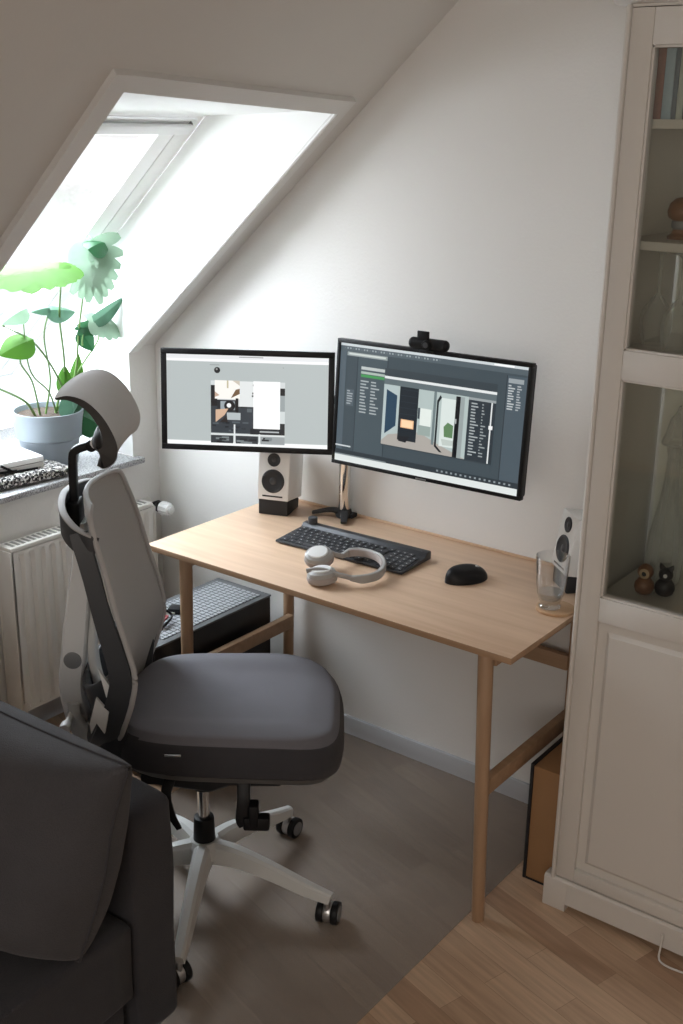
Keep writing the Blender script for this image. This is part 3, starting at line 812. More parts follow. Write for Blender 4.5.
# ------------------------------------------------------------------ PC tower
pc = thing('computer_tower', 'black computer tower with a grey vented top on the floor left of the desk', 'computer', (-1.21, -.36, 0))
b = MB(); b.box(-.110, .113, -.25, .25, .012, .445, .003); b.build('case', 'tower', pc)
b = MB()
b.box(-.112, .115, -.252, .252, .4455, .452, .002); b.build('top_rim', 'tower_top', pc)
def grille_mat():
    m, nt, N, L, P = new_mat('vent_grille')
    tc = N.new('ShaderNodeTexCoord'); br = N.new('ShaderNodeTexBrick'); br.offset = 0
    br.inputs['Scale'].default_value = 1; br.inputs['Brick Width'].default_value = .020; br.inputs['Row Height'].default_value = .016
    br.inputs['Mortar Size'].default_value = .0022; br.inputs['Mortar Smooth'].default_value = .2
    br.inputs['Color1'].default_value = (.40, .42, .44, 1); br.inputs['Color2'].default_value = (.34, .36, .38, 1); br.inputs['Mortar'].default_value = (.05, .055, .06, 1)
    L.new(tc.outputs['Object'], br.inputs['Vector']); L.new(br.outputs['Color'], P.inputs['Base Color']); P.inputs['Roughness'].default_value = .5
    return m
b = MB(); b.box(-.088, .094, -.20, .222, .4525, .455, .001); b.build('vent_grille', grille_mat(), pc)
b = MB()
for x in (-.085, .085):
    for y in (-.21, .21): b.cyl((x, y, 0), (x, y, .012), .016, bev=.002)
b.build('foot', 'black', pc)
b = MB()
b.tube(smooth_path([(.0, -.19, .4605), (.02, -.13, .50), (-.02, -.12, .47), (.03, -.17, .462), (.045, -.13, .49), (0, -.16, .4605)], 6), .0035, 6, 0)
b.tube(smooth_path([(.02, -.20, .461), (-.01, -.14, .505), (.03, -.10, .48), (.05, -.16, .461)], 6), .004, 6, 1)
b.tube(smooth_path([(.05, -.18, .461), (.01, -.15, .49), (.02, -.08, .475), (-.03, -.11, .461)], 6), .003, 6, 2)
o = b.build('cable_bundle', ['cable_red', 'black', 'cable_w']); o.location = (-1.21, -.36, -.0005)
tag(o, 'small tangle of red and black cables on the tower top', 'cables')
o2 = MB().box(-.03, .03, -.02, .02, 0, .018, .004).build('power_adapter', 'black'); o2.location = (-1.215, -.395, .4555); o2.rotation_euler[2] = .5
tag(o2, 'small black adapter block lying among the cables on the tower', 'adapter')

# ------------------------------------------------------------------ box behind the desk
bx = thing('storage_box', 'narrow brown box with a black edge between desk and cabinet', 'box', (-.004, -.17, 0))
b = MB(); b.box(-.044, .034, -.150, .140, .004, .332, .002); b.build('body', 'cardboard', bx)
b = MB(); b.box(-.052, -.0445, -.154, .142, .0, .338, .0015); b.box(-.044, .034, -.152, .140, .0, .0036, .0); b.build('black_side', 'black_matt', bx)

# ------------------------------------------------------------------ floor mat
b = MB(); b.box(-1.05, -.088, -1.9, -.014, .0008, .0026, .0006)
o = b.build('floor_mat', 'mat'); tag(o, 'translucent grey protective mat on the parquet under the office chair', 'floor mat')

# ------------------------------------------------------------------ office chair
ch = thing('office_chair', 'grey ergonomic office chair with mesh back and headrest at the desk', 'chair', (-.648, -.891, 0), math.radians(37))
b = MB(); b.lathe([(0, .118), (.040, .118), (.046, .130), (.044, .158), (.034, .172), (.0, .172)], seg=32); b.build('base_hub', 'white_base', ch)
castang = [-18.5, 53.5, 125.5, 197.5, 266]
for k in range(5):
    a = math.radians(castang[k]); d = Vector((math.cos(a), math.sin(a), 0))
    b = MB()
    pts = [d*.030+Vector((0, 0, .145)), d*.09+Vector((0, 0, .143)), d*.17+Vector((0, 0, .125)), d*.27+Vector((0, 0, .095)), d*.334+Vector((0, 0, .080))]
    pr = [(-.024, -.022), (.024, -.022), (.019, .014), (.010, .021), (-.010, .021), (-.019, .014)]
    b.sweep(smooth_path(pts, 5), pr, scales=[(lerp(1.05, .62, i/20), lerp(1.25, .52, i/20)) for i in range(21)])
    b.build('base_arm', 'white_base', ch)
    ca = Vector(d)*.324; wa = [1.3, 1.0, .9, 2.4, 2.4][k]
    e = Vector((math.cos(wa), math.sin(wa), 0)); side = Vector((-e.y, e.x, 0))
    cst = MB(); cc = ca+e*.012
    cst.cyl(ca+Vector((0, 0, .045)), ca+Vector((0, 0, .072)), .008, mat=0)
    cst.cyl(cc+side*-.010+Vector((0, 0, .030)), cc+side*.010+Vector((0, 0, .030)), .0255, mat=0, bev=.003)
    caster = cst.build('caster', 'silver', ch)
    for s in (-1, 1):
        w = MB(); w.cyl(cc+side*s*.010+Vector((0, 0, .0285)), cc+side*s*.027+Vector((0, 0, .0285)), .0285, bev=.003, mat=0, seg=30)
        w.cyl(cc+side*s*.0265+Vector((0, 0, .0285)), cc+side*s*.0285+Vector((0, 0, .0285)), .019, mat=1, seg=24)
        w.build('wheel', ['black', 'frame_grey'], caster)
b = MB(); b.cyl((0, 0, .165), (0, 0, .235), .0275, .025, bev=.004, mat=0); b.cyl((0, 0, .235), (0, 0, .33), .0145, mat=1); b.build('gas_lift', ['black', 'chrome'], ch)
b = MB()
b.sweep([(-.16, 0, .42), (-.10, 0, .395), (.02, 0, .385), (.15, 0, .42), (.20, 0, .44)], rrect(.14, .085, .02, 3), scales=[(.8, .6), (1, .9), (1.05, 1.1), (1, .7), (.9, .4)])
b.box(-.12, .20, -.17, .17, .425, .452, .006)
b.cyl((0, 0, .315), (0, 0, .38), .024, bev=.002)
b.build('tilt_mechanism', 'black_matt', ch)
# levers hanging at the near side
b = MB(); b.sweep(smooth_path([(.115, -.175, .44), (.115, -.19, .40), (.112, -.195, .36), (.118, -.195, .345)], 4), rrect(.020, .030, .004, 2), up=(1, 0, 0)); b.box(.115, .175, -.212, -.182, .335, .368, .005); b.box(.128, .150, -.215, -.179, .345, .400, .004)
b.build('height_lever', 'black', ch)
b = MB(); b.sweep(smooth_path([(-.048, -.17, .46), (-.058, -.20, .42), (-.046, -.205, .37), (-.030, -.205, .335)], 5), rrect(.012, .028, .004, 2), up=(1, 0, 0), scales=[1-.035*i for i in range(16)])
b.build('tension_lever', 'black', ch)
# seat
def seat_half(a):   # plan outline of the seat at angle a
    c, s = math.cos(a), math.sin(a)
    n_ = 3.8
    r = (abs(c)**n_+abs(s)**n_)**(-1/n_)
    x = .266*r*c+.076; y = (.236+.012*(x-.05)/.3)*r*s
    return x, y
def seat_fn(u, v):
    a = 2*PI*u; x0, y0 = seat_half(a)
    # v 0 bottom edge -> 1 centre of the top
    prof = [(0, .93, .478), (.10, .985, .486), (.22, 1.0, .508), (.34, .995, .535), (.44, .965, .558), (.55, .90, .571), (.70, .70, .575), (.85, .38, .571), (1, .0, .567)]
    k, z = interp(prof, v)
    x = .072+(x0-.072)*k; y = y0*k
    t = max(0, (x-.16)/.17); drop = .030*t*t
    t2 = max(0, (abs(y)-.12)/.12); bol = .006*math.sin(min(1, t2)*PI) if v > .5 else 0
    tb = max(0, (-.08-x)/.12)
    return (x, y, z-drop+bol-.006*tb)
b = MB(); b.grid(seat_fn, 72, 40, closeu=True)
bmesh.ops.remove_doubles(b.bm, verts=b.bm.verts[:], dist=1e-5)
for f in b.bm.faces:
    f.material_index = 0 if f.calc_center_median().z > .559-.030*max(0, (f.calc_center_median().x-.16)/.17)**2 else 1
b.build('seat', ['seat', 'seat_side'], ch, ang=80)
b = MB(); b.grid(lambda u, v: (lambda s, k: (.072+(s[0]-.072)*k[0], s[1]*k[0], k[1]-.028*max(0, (s[0]-.16)/.17)**2*min(1, v*3)))(seat_half(2*PI*u), interp([(0, 0, .456), (.4, .82, .456), (.6, .92, .464), (1, .965, .482)], v)), 60, 12, closeu=True)
bmesh.ops.remove_doubles(b.bm, verts=b.bm.verts[:], dist=1e-5)
b.build('seat_pan', 'pan', ch, ang=60)
b = MB(); b.box(-.052, -.016, -.2405, -.2370, .541, .5455, .001); b.build('seat_label', 'silver', ch)
# backrest
BP = [(0., .495, -.172, .11), (.07, .53, -.156, .160), (.16, .58, -.136, .190), (.28, .65, -.112, .208), (.37, .715, -.101, .212), (.48, .78, -.114, .212), (.62, .87, -.138, .207), (.76, .955, -.157, .198), (.88, 1.015, -.174, .190), (.95, 1.052, -.184, .178), (.985, 1.070, -.189, .160), (1., 1.078, -.192, .135)]
BPs = smooth_path([(p[1], p[2]-.012, p[3]) for p in BP], 5)
def bp(v):
    k = v*(len(BPs)-1); i = min(int(k), len(BPs)-2); t = k-i; q = BPs[i].lerp(BPs[i+1], t); return q.x, q.y, q.z
def back_fn(u, v):
    z, lx, w = bp(v); s = 2*u-1
    return (lx-.034*(1-s*s)+.0, s*w, z+.004*(1-s*s))
b = MB(); b.grid(back_fn, 26, 55); b.build('backrest_mesh', 'mesh', ch, ang=80, mods=[('SOLIDIFY', dict(thickness=.006))])
loop = [Vector((bp(i/55)[1], -bp(i/55)[2], bp(i/55)[0])) for i in range(0, 56)]
top_ = [Vector((bp(1)[1]-.034*(1-(s/8)**2)+0, s/8*bp(1)[2], bp(1)[0]+.004*(1-(s/8)**2))) for s in range(-7, 8)]
bot_ = [Vector((bp(0)[1]-.034*(1-(s/6)**2), s/6*bp(0)[2], bp(0)[0])) for s in range(5, -6, -1)]
ring = loop+top_+[Vector((p.x, -p.y, p.z)) for p in loop[::-1]]+bot_
b = MB(); b.tube(ring, .0065, 8, closed=True); b.build('backrest_rim', 'rim_grey', ch)
# dark carrier frame following the rim on both sides, then bowing back at the top
for sd_ in (-1, 1):
    pts = []
    for i in range(4, 44, 3):
        z, lx, w = bp(i/55); pts.append((lx-.030, sd_*(w-.004), z-.004))
    b = MB(); b.sweep(pts, [(-.008, -.024), (.008, -.024), (.006, .022), (-.006, .022)], up=(1, 0, 0), scales=[(1, lerp(1.4, .8, min(1, i/9))) for i in range(len(pts))])
    b.build('carrier_rail', 'frame_dark', ch, ang=50)
hoop = smooth_path([(-.186, -.188, 1.004), (-.206, -.188, 1.010), (-.240, -.165, 1.020), (-.274, -.105, 1.034), (-.291, 0, 1.041), (-.274, .105, 1.034), (-.246, .150, 1.021), (-.224, .166, 1.012), (-.212, .172, 1.006)], 6)
b = MB(); b.sweep(hoop, rrect(.012, .056, .005, 3), scales=[(lerp(.6, 1, min(1, min(i, len(hoop)-1-i)/8)), lerp(.85, 1, min(1, min(i, len(hoop)-1-i)/14))) for i in range(len(hoop))]); b.build('top_hoop', 'frame_dark', ch, ang=50)
b = MB(); b.sweep([p+Vector((0, 0, .024+.004*min(1, min(i, len(hoop)-1-i)/14))) for i, p in enumerate(hoop)][3:-3], rrect(.016, .004, .0018, 2)); b.build('hoop_trim', 'rim_grey', ch)
# lower shell
def shell_fn(u, v):
    th = (u-.5)*PI; w = .202-.030*(1-v)
    zt = lerp(.735, .64, math.cos(th)**.7 if math.cos(th) > 0 else 0); zb = .490
    z = lerp(zb, zt, v); lx = -.152+(.5-abs(v-.5))*.03
    return (lx-.115*max(0, math.cos(th))**.8+.0, w*math.sin(th), z)
b = MB(); b.grid(shell_fn, 28, 10); b.build('lower_shell', 'frame_dark', ch, ang=80, mods=[('SOLIDIFY', dict(thickness=.010))])
for sd_ in (-1, 1):
    y = sd_*.206
    for pl in ([(-.192, y, .735), (-.168, y+sd_*.003, .695), (-.146, y+sd_*.003, .712), (-.152, y, .650), (-.178, y, .668)],
               [(-.200, y, .665), (-.174, y+sd_*.003, .632), (-.186, y, .578), (-.202, y, .604), (-.216, y-sd_*.003, .575), (-.218, y-sd_*.003, .600)]):
        b = MB(); b.poly(pl[::sd_]); b.build('lumbar_bracket', 'white_plastic', ch, smooth=False, mods=[('SOLIDIFY', dict(thickness=.008, offset=0))])
# white spine
b = MB()
b.sweep(smooth_path([(-.262, 0, 1.0), (-.255, 0, .93), (-.272, 0, .81), (-.290, 0, .68), (-.300, 0, .59), (-.288, 0, .50)], 6), [(-.026, -.024), (-.018, -.030), (.018, -.030), (.026, -.024), (.026, .022), (.018, .028), (-.018, .028), (-.026, .022)], up=(1, 0, 0), scales=[(1, lerp(.62, 1, min(1, i/16))) for i in range(31)])
b.build('spine', 'white_plastic', ch, ang=50)
b = MB(); b.sweep(smooth_path([(-.235, .0, .93), (-.236, .0, .80), (-.248, .0, .70), (-.245, 0, .63), (-.232, 0, .585), (-.205, 0, .57)], 6), rrect(.050, .018, .007, 3), up=(1, 0, 0)); b.build('spine_brace', 'white_base', ch, ang=50)
b = MB(); b.cyl((-.292, -.030, .665), (-.292, .030, .665), .021, bev=.002, seg=30); b.build('pivot_cap', 'frame_grey', ch)
for sd_ in (-1, 1):
    b = MB(); b.sweep(smooth_path([(-.295, sd_*.035, .56), (-.285, sd_*.045, .51), (-.24, sd_*.06, .455), (-.13, sd_*.06, .435)], 5), rrect(.018, .05, .006, 2), up=(0, 0, 1)); b.build('tilt_link', 'white_base', ch, ang=50)
b = MB(); b.cyl((-.300, -.10, .530), (-.300, .06, .530), .008); b.cyl((-.300, -.112, .530), (-.300, -.085, .530), .013, bev=.002)
b.build('tilt_rod', 'white_plastic', ch)
# headrest
b = MB(); b.sweep(smooth_path([(-.271, 0, 1.0), (-.271, 0, 1.06), (-.269, 0, 1.146), (-.259, 0, 1.166), (-.226, 0, 1.178), (-.210, 0, 1.182)], 5), rrect(.026, .018, .005, 3), up=(1, 0, 0)); b.box(-.286, -.256, -.03, .03, .990, 1.050, .005)
b.cyl((-.224, -.018, 1.178), (-.224, .018, 1.178), .013, bev=.002)
b.build('headrest_post', 'black', ch, ang=50)
b = MB(); b.sweep([(-.224, 0, 1.178), (-.204, 0, 1.191), (-.182, 0, 1.208)], rrect(.07, .04, .012, 3), scales=[.5, .8, 1]); b.build('headrest_bracket', 'white_plastic', ch)
HPf = smooth_path([(-.258, 0, 1.300), (-.228, 0, 1.308), (-.193, 0, 1.299), (-.160, 0, 1.268), (-.137, 0, 1.226), (-.130, 0, 1.194), (-.139, 0, 1.166), (-.162, 0, 1.152), (-.178, 0, 1.156)], 6)
def head_pt(v, s, off):
    k = v*(len(HPf)-1); i = min(int(k), len(HPf)-2); p = HPf[i].lerp(HPf[i+1], k-i)
    e = .06; k0, k1 = max(0, v-e)*(len(HPf)-1), min(1, v+e)*(len(HPf)-1)
    f0 = HPf[min(int(k0), len(HPf)-2)].lerp(HPf[min(int(k0), len(HPf)-2)+1], k0-min(int(k0), len(HPf)-2))
    f1 = HPf[min(int(k1), len(HPf)-2)].lerp(HPf[min(int(k1), len(HPf)-2)+1], k1-min(int(k1), len(HPf)-2))
    t = (f1-f0).normalized(); nrm = Vector((-t.z, 0, t.x))
    wide = abs(s)
    w = .141*(1-.10*max(0, (v-.6)/.4)**2-.10*max(0, (.25-v)/.25)**2)
    th = interp([(0, .006), (.2, .018), (.45, .028), (.7, .060), (.86, .070), (.95, .058), (1, .030)], v)[0]*(1-.25*wide**6)
    q = p+Vector((.010*(wide**2.2)-.021, 0, .010))-nrm*(off*th)
    return Vector((q.x, s*w*(1 if off < .5 else .985), q.z))
b = MB(); b.grid(lambda u, v: head_pt(v, 2*u-1, 0), 26, 36); b.build('headrest_pad', 'headmesh', ch, ang=80)
b = MB()
V1 = b.grid(lambda u, v: head_pt(v, 2*u-1, 1), 26, 36)
V0 = b.grid(lambda u, v: head_pt(v, 2*u-1, .04), 26, 36)
nv, nu = 36, 26
for j in range(nv):
    for i in (0, nu): b.bm.faces.new((V0[j][i], V0[j+1][i], V1[j+1][i], V1[j][i]))
for i in range(nu):
    for j in (0, nv): b.bm.faces.new((V0[j][i], V0[j][i+1], V1[j][i+1], V1[j][i]))
b.build('headrest_shell', 'headshell', ch, ang=50)

# ------------------------------------------------------------------ sofa
sf = thing('sofa', 'dark grey fabric sofa in the near left corner, arm towards the chair', 'sofa', (-.85, -2.1, 0))
def soft(bb, x0, x1, y0, y1, z0, z1, r, puff=0., seed=0, n=26):
    """rounded soft block with a little sag noise"""
    t = bmesh.new(); bmesh.ops.create_cube(t, size=1)
    s = (x1-x0, y1-y0, z1-z0); c = ((x0+x1)/2, (y0+y1)/2, (z0+z1)/2)
    bmesh.ops.subdivide_edges(t, edges=t.edges[:], cuts=n, use_grid_fill=True)
    h = [q/2 for q in s]
    for v in t.verts:
        p = Vector((v.co.x*s[0], v.co.y*s[1], v.co.z*s[2]))
        inner = Vector([max(-h[k]+r, min(h[k]-r, p[k])) for k in range(3)])
        dlt = p-inner
        if dlt.length > 1e-6: p = inner+dlt.normalized()*r*min(1, dlt.length/r if dlt.length < r else 1)
        nx, ny, nz = v.co.x*2, v.co.y*2, v.co.z*2
        if abs(nz) > .99: p.z += math.copysign(puff*(1-nx**4)*(1-ny**4), nz)
        if abs(ny) > .99: p.y += math.copysign(puff*.4*(1-nx**4)*(1-nz**4), ny)
        if abs(nx) > .99: p.x += math.copysign(puff*.4*(1-ny**4)*(1-nz**4), nx)
        q = p+Vector((seed*3.1, seed*1.7, 0))
        p += Vector((noise.noise(q*5), noise.noise(q*5+Vector((9, 0, 0))), noise.noise(q*5+Vector((0, 9, 0)))))*.005
        v.co = p+Vector(c)
    bb._merge(t, 0)
X0 = .85-1.30; fx = -.378+.85
b = MB(); soft(b, X0, fx, .722, .850, .045, .588, .020, .004, 1); b.build('armrest', 'sofa', sf, ang=80)
b = MB(); soft(b, X0+.2, fx+.010, -.9, .718, .17, .358, .016, .006, 2); b.build('seat_cushion', 'sofa', sf, ang=80)
b = MB(); b.box(X0+.02, fx-.012, -.9, .703, .045, .168, .006); b.build('base', 'sofa', sf)
b = MB(); soft(b, X0-.05, X0+.22, -.9, .700, .05, .60, .05, .02, 3); b.build('backrest', 'sofa', sf, ang=80)
for x in (X0+.06, fx-.08):
    for y in (.78, -.8):
        b = MB(); b.cyl((x, y, 0), (x, y, .05), .018, .022); b.build('leg', 'black', sf)

# cushion leaning in the sofa corner
cu = thing('cushion', 'large dark grey cushion slumped against the sofa arm', 'cushion', (-.672, -1.484, .568))
def cush_fn(u, v, side):
    a = (u-.5)*2; c = (v-.5)*2
    hw, hh, th = .385, .205, (.145 if side < 0 else .12)
    e = lambda q: math.copysign(abs(q)**.92, q)
    pull = 1-.07*(1-a*a)*abs(c)**3
    pull2 = 1-.08*(1-c*c)*abs(a)**3
    x = hw*e(a)*pull2; z = hh*e(c)*pull
    t = th*((1-abs(a)**2.6)*(1-abs(c)**2.6))**.42
    p = Vector((x, side*t, z))
    w = noise.noise(Vector((a*1.6, c*2.2, side*2)))*.012+noise.noise(Vector((a*5, c*3, side*3+5)))*.004
    crease = .010*math.exp(-((abs(a)-.86)/.05)**2)*math.exp(-((c-.75+.5*(1-abs(a)))/.10)**2)
    p.y += side*(w*(1-abs(a)**6)*(1-abs(c)**6)-crease)
    p.y -= (.06*max(0, -c+.1)*(1-abs(c)**6)*(1-a**6)) if side < 0 else 0
    p.z -= .02*max(0, -c)**2*(1-a*a)
    p.x -= .07*max(0, -c)**1.5*max(0, a)**2
    return p
b = MB()
V0 = b.grid(lambda u, v: cush_fn(u, v, -1), 60, 50); V1 = b.grid(lambda u, v: cush_fn(u, v, 1), 60, 50)
bmesh.ops.remove_doubles(b.bm, verts=b.bm.verts[:], dist=1e-4)
cov = b.build('cover', 'cushion', cu, ang=80)
b = MB(); edge = [cush_fn(i/40, 0, 1) for i in range(40)]+[cush_fn(1, i/30, 1) for i in range(30)]+[cush_fn(1-i/40, 1, 1) for i in range(40)]+[cush_fn(0, 1-i/30, 1) for i in range(30)]
b.tube([Vector((p.x, 0, p.z)) for p in edge], .003, 6, closed=True); b.build('piping', 'sofa', cu)
CU_ROT = rot(-12, 0, 0)
cu.rotation_euler = CU_ROT

# ------------------------------------------------------------------ display cabinet
cb = thing('display_cabinet', 'tall off-white glazed cabinet with panelled lower doors at the right', 'cabinet', (.50, -.186, 0))
CX0, CX1, CY0, CY1, CZ = .050-.5, .95-.5, -.373+.186, .180, 2.085
th_ = .020
b = MB()
b.box(CX0, CX0+.0115, CY0+.0-.012, CY1, .07, CZ, .0055); b.box(CX1-.0115, CX1, CY0-.010, CY1, .07, CZ, .003)
b.box(CX0+th_, CX1-th_, CY0+.02, CY1, .07, .09); b.box(CX0+.01, CX1-.01, CY0+.0, CY1, CZ-.005, CZ)
b.box(CX0+th_, CX1-th_, CY0+.026, CY1, .800, .820)
b.build('carcass', 'cab', cb)
b = MB(); b.box(CX0+th_, CX1-th_, CY1-.008, CY1-.001, .09, CZ-.02); b.build('back_panel', 'cab_in', cb)
b = MB(); b.prism([(CY0-.012, 0), (CY0-.012, .082), (CY0-.006, .088), (CY0+.02, .088), (CY0+.02, 0)], 'X', CX0-.016, CX0+.045, bev=.001)
b.prism([(CY0-.012, 0), (CY0-.012, .082), (CY0-.006, .088), (CY0+.02, .088), (CY0+.02, 0)], 'X', CX1-.045, CX1+.016, bev=.001)
b.prism([(CY0-.012, .022), (CY0-.012, .082), (CY0-.006, .088), (CY0+.02, .088), (CY0+.02, .022)], 'X', CX0+.045, CX1-.045)
b.box(CX0-.016, CX0+.006, CY0+.02, CY1, 0, .082, .001); b.box(CX1-.006, CX1+.010, CY0+.02, CY1, 0, .082, .001)
b.build('plinth', 'cab', cb)
b = MB(); b.prism([(CY0+.0, CZ), (CY0-.018, CZ+.010), (CY0-.030, CZ+.030), (CY0-.036, CZ+.034), (CY0-.036, CZ+.055), (CY1, CZ+.055), (CY1, CZ)], 'X', CX0-.028, CX1+.028, bev=.001)
b.build('crown', 'cab', cb)
ZSH = [1.382, 1.618, 1.856]
for z in ZSH:
    b = MB(); b.box(CX0+.013, CX1-.013, CY0+.030, CY1-.009, z, z+.018, .0015); b.build('shelf', 'cab', cb)
dz0, dz1 = .092, CZ-.007
for s in (0, 1):
    xa, xb = (CX0+.012, -.002) if s == 0 else (.002, CX1-.013)
    y0, y1 = CY0-.006, CY0+.0195; st_ = .047
    d_ = thing('door', None, None, (0, 0, 0)); d_.parent = cb
    b = MB()
    b.box(xa, xa+st_, y0, y1, dz0, dz1, .002); b.box(xb-st_, xb, y0, y1, dz0, dz1, .002)
    for z0_, z1_ in ((dz0, .128), (.792, .850), (1.351, 1.413), (2.010, dz1)):
        b.box(xa+st_, xb-st_, y0+.0002, y1, z0_, z1_, .002)
    b.build('door_frame', 'cab', d_)
    b = MB()
    for z0_, z1_ in ((.850, 1.351), (1.413, 2.010)):
        for q in ((xa+st_, xa+st_+.005, z0_, z1_), (xb-st_-.005, xb-st_, z0_, z1_), (xa+st_, xb-st_, z0_, z0_+.005), (xa+st_, xb-st_, z1_-.005, z1_)):
            b.box(q[0], q[1], y0+.004, y1, q[2], q[3], .001)
    b.build('glazing_bead', 'cab', d_)
    b = MB(); px0, px1, pz0, pz1 = xa+st_, xb-st_, .128, .792
    for a0, a1, c0, c1, ya in ((px0, px1, pz0, pz1, y0+.010),):
        b.box(a0, a1, ya, y1, c0, c1, .001)
    i_ = .022
    b.bm.verts.ensure_lookup_table()
    A = [(px0+i_, y0+.0098, pz0+i_), (px1-i_, y0+.0098, pz0+i_), (px1-i_, y0+.0098, pz1-i_), (px0+i_, y0+.0098, pz1-i_)]
    j_ = i_+.010
    Bq = [(px0+j_, y0+.003, pz0+j_), (px1-j_, y0+.003, pz0+j_), (px1-j_, y0+.003, pz1-j_), (px0+j_, y0+.003, pz1-j_)]
    for k in range(4): b.poly([A[k], A[(k+1) % 4], Bq[(k+1) % 4], Bq[k]])
    b.poly(Bq)
    b.build('raised_panel', 'cab', d_, smooth=False, recalc=True)
    b = MB()
    for z0_, z1_ in ((.853, 1.348), (1.416, 2.007)): b.box(xa+st_+.003, xb-st_-.003, y1-.012, y1-.009, z0_, z1_)
    b.build('pane', 'cab_pane', d_, smooth=False)
    b = MB(); kx = xb-.028 if s == 0 else xa+.028
    b.lathe([(0, 0), (.007, 0), (.006, .010), (.013, .018), (.012, .026), (0, .029)], (kx, y0, 1.05), 20, 0, Matrix.Rotation(PI/2, 4, 'X')); b.build('knob', 'cab', d_)

# contents of the cabinet
SB = .8205
def lathe_obj(name, mat, prof, loc, label, cat, group=None, seg=32, ang=60):
    b = MB(); b.lathe(prof, seg=seg); o = b.build(name, mat, ang=ang); o.location = loc; return tag(o, label, cat, group)
# inverted wine glasses
wg = [(.028, 0), (.034, .030), (.036, .052), (.031, .078), (.016, .100), (.0045, .112), (.0035, .16), (.0045, .195), (.012, .203), (.034, .207), (.034, .209), (.0, .2095)]
spots = [((.100, -.195), 'upside-down wine glass nearest the cabinet door frame'), ((.168, -.242), 'upside-down wine glass second from the door frame'), ((.238, -.185), 'upside-down wine glass third from the door frame')]
o0 = None
for (x, y), lab in spots:
    if o0 is None: o0 = lathe_obj('wine_glass', 'wine', wg, (x, y, ZSH[0]+.0184), lab, 'wine glass', 'wine glasses on the middle shelf'); o = o0
    else: o = o0.copy(); col.objects.link(o); o.location = (x, y, ZSH[0]+.0184); o['label'] = lab
# decanter
dc = thing('decanter', 'tall cut-glass decanter with stopper behind the two bird figures', 'decanter', (.150, -.115, SB))
b = MB(); b.lathe([(0, 0), (.038, 0), (.042, .01), (.045, .06), (.041, .12), (.031, .17), (.024, .21), (.020, .25), (.017, .31), (.021, .33), (.022, .335), (.018, .335), (.014, .31), (.017, .25), (.022, .21), (.026, .17), (.035, .12), (.038, .06), (.034, .012), (0, .012)], seg=16)
b.build('bottle', 'crystal', dc, smooth=False)
b = MB(); b.lathe([(0, .31), (.012, .31), (.014, .336), (.034, .340), (.036, .346), (.027, .37), (.020, .40), (.008, .418), (.004, .43), (0, .434)], seg=14); b.build('stopper', 'crystal', dc, smooth=False)
# birds
def bird(name, label, loc, mat, face, rz, r):
    t = thing(name, label, 'figurine', loc, rz, None)
    b = MB(); b.lathe([(0, 0), (r*.5, 0), (r*.85, r*.25), (r, r*.75), (r*.93, r*1.2), (r*.6, r*1.65), (r*.25, r*1.8), (0, r*1.82)], seg=32); b.build('body', mat, t, ang=80)
    return t, r
t, r_ = bird('wooden_bird', 'round brown wooden bird figure with a ringed eye on the cabinet floor', (.148, -.220, SB), 'teak', 1, 0, .0235)
b = MB(); b.sph((0, 0, r_*2.35), r_*.80, mat=0); b.build('head', 'teak', t, ang=80)
b = MB(); R_ = Matrix.Rotation(PI/2, 4, 'X') 
b.lathe([(0, 0), (r_*.50, 0), (r_*.52, .002), (r_*.30, .004), (0, .004)], (.004, -r_*.68, r_*2.35), 24, 0, R_); b.lathe([(0, .004), (r_*.24, .004), (.0, .006)], (.004, -r_*.68, r_*2.35), 20, 1, R_)
b.build('eye', ['eye', 'ebony'], t)
t, r_ = bird('black_bird', 'round black figure with two ear tufts beside the brown wooden bird', (.190, -.200, SB), 'ebony', 1, 0, .0235)
b = MB(); b.sph((0, 0, r_*2.2), r_*.72, mat=0)
for s in (-1, 1): b.sweep([(s*.006, 0, r_*2.6), (s*.013, 0, r_*3.0), (s*.016, 0, r_*3.3)], rrect(.014, .008, .003, 2), up=(0, 1, 0), scales=[1.1, .8, .15])
b.build('head', 'ebony', t, ang=60)
b = MB(); b.lathe([(0, 0), (r_*.18, 0), (r_*.2, .002), (0, .003)], (.005, -r_*.68, r_*2.3), 20, 0, Matrix.Rotation(PI/2, 4, 'X')); b.build('eye', 'white_plastic', t)
# brown figure on the shelf
t = thing('wooden_mushroom', 'brown turned wooden figure with a round cap on the upper shelf', 'figurine', (.152, -.240, ZSH[1]+.0182))
b = MB(); b.lathe([(0, 0), (.026, 0), (.027, .006), (.018, .012), (.016, .020)], seg=28); b.build('base', 'teak', t)
b = MB(); b.lathe([(.016, .020), (.020, .024), (.020, .036), (.016, .040)], seg=28); b.build('collar', 'frame_grey', t)
b = MB(); b.lathe([(.016, .036), (.028, .044), (.031, .056), (.027, .072), (.015, .083), (0, .086)], seg=28); b.build('cap', 'teak', t, ang=80)
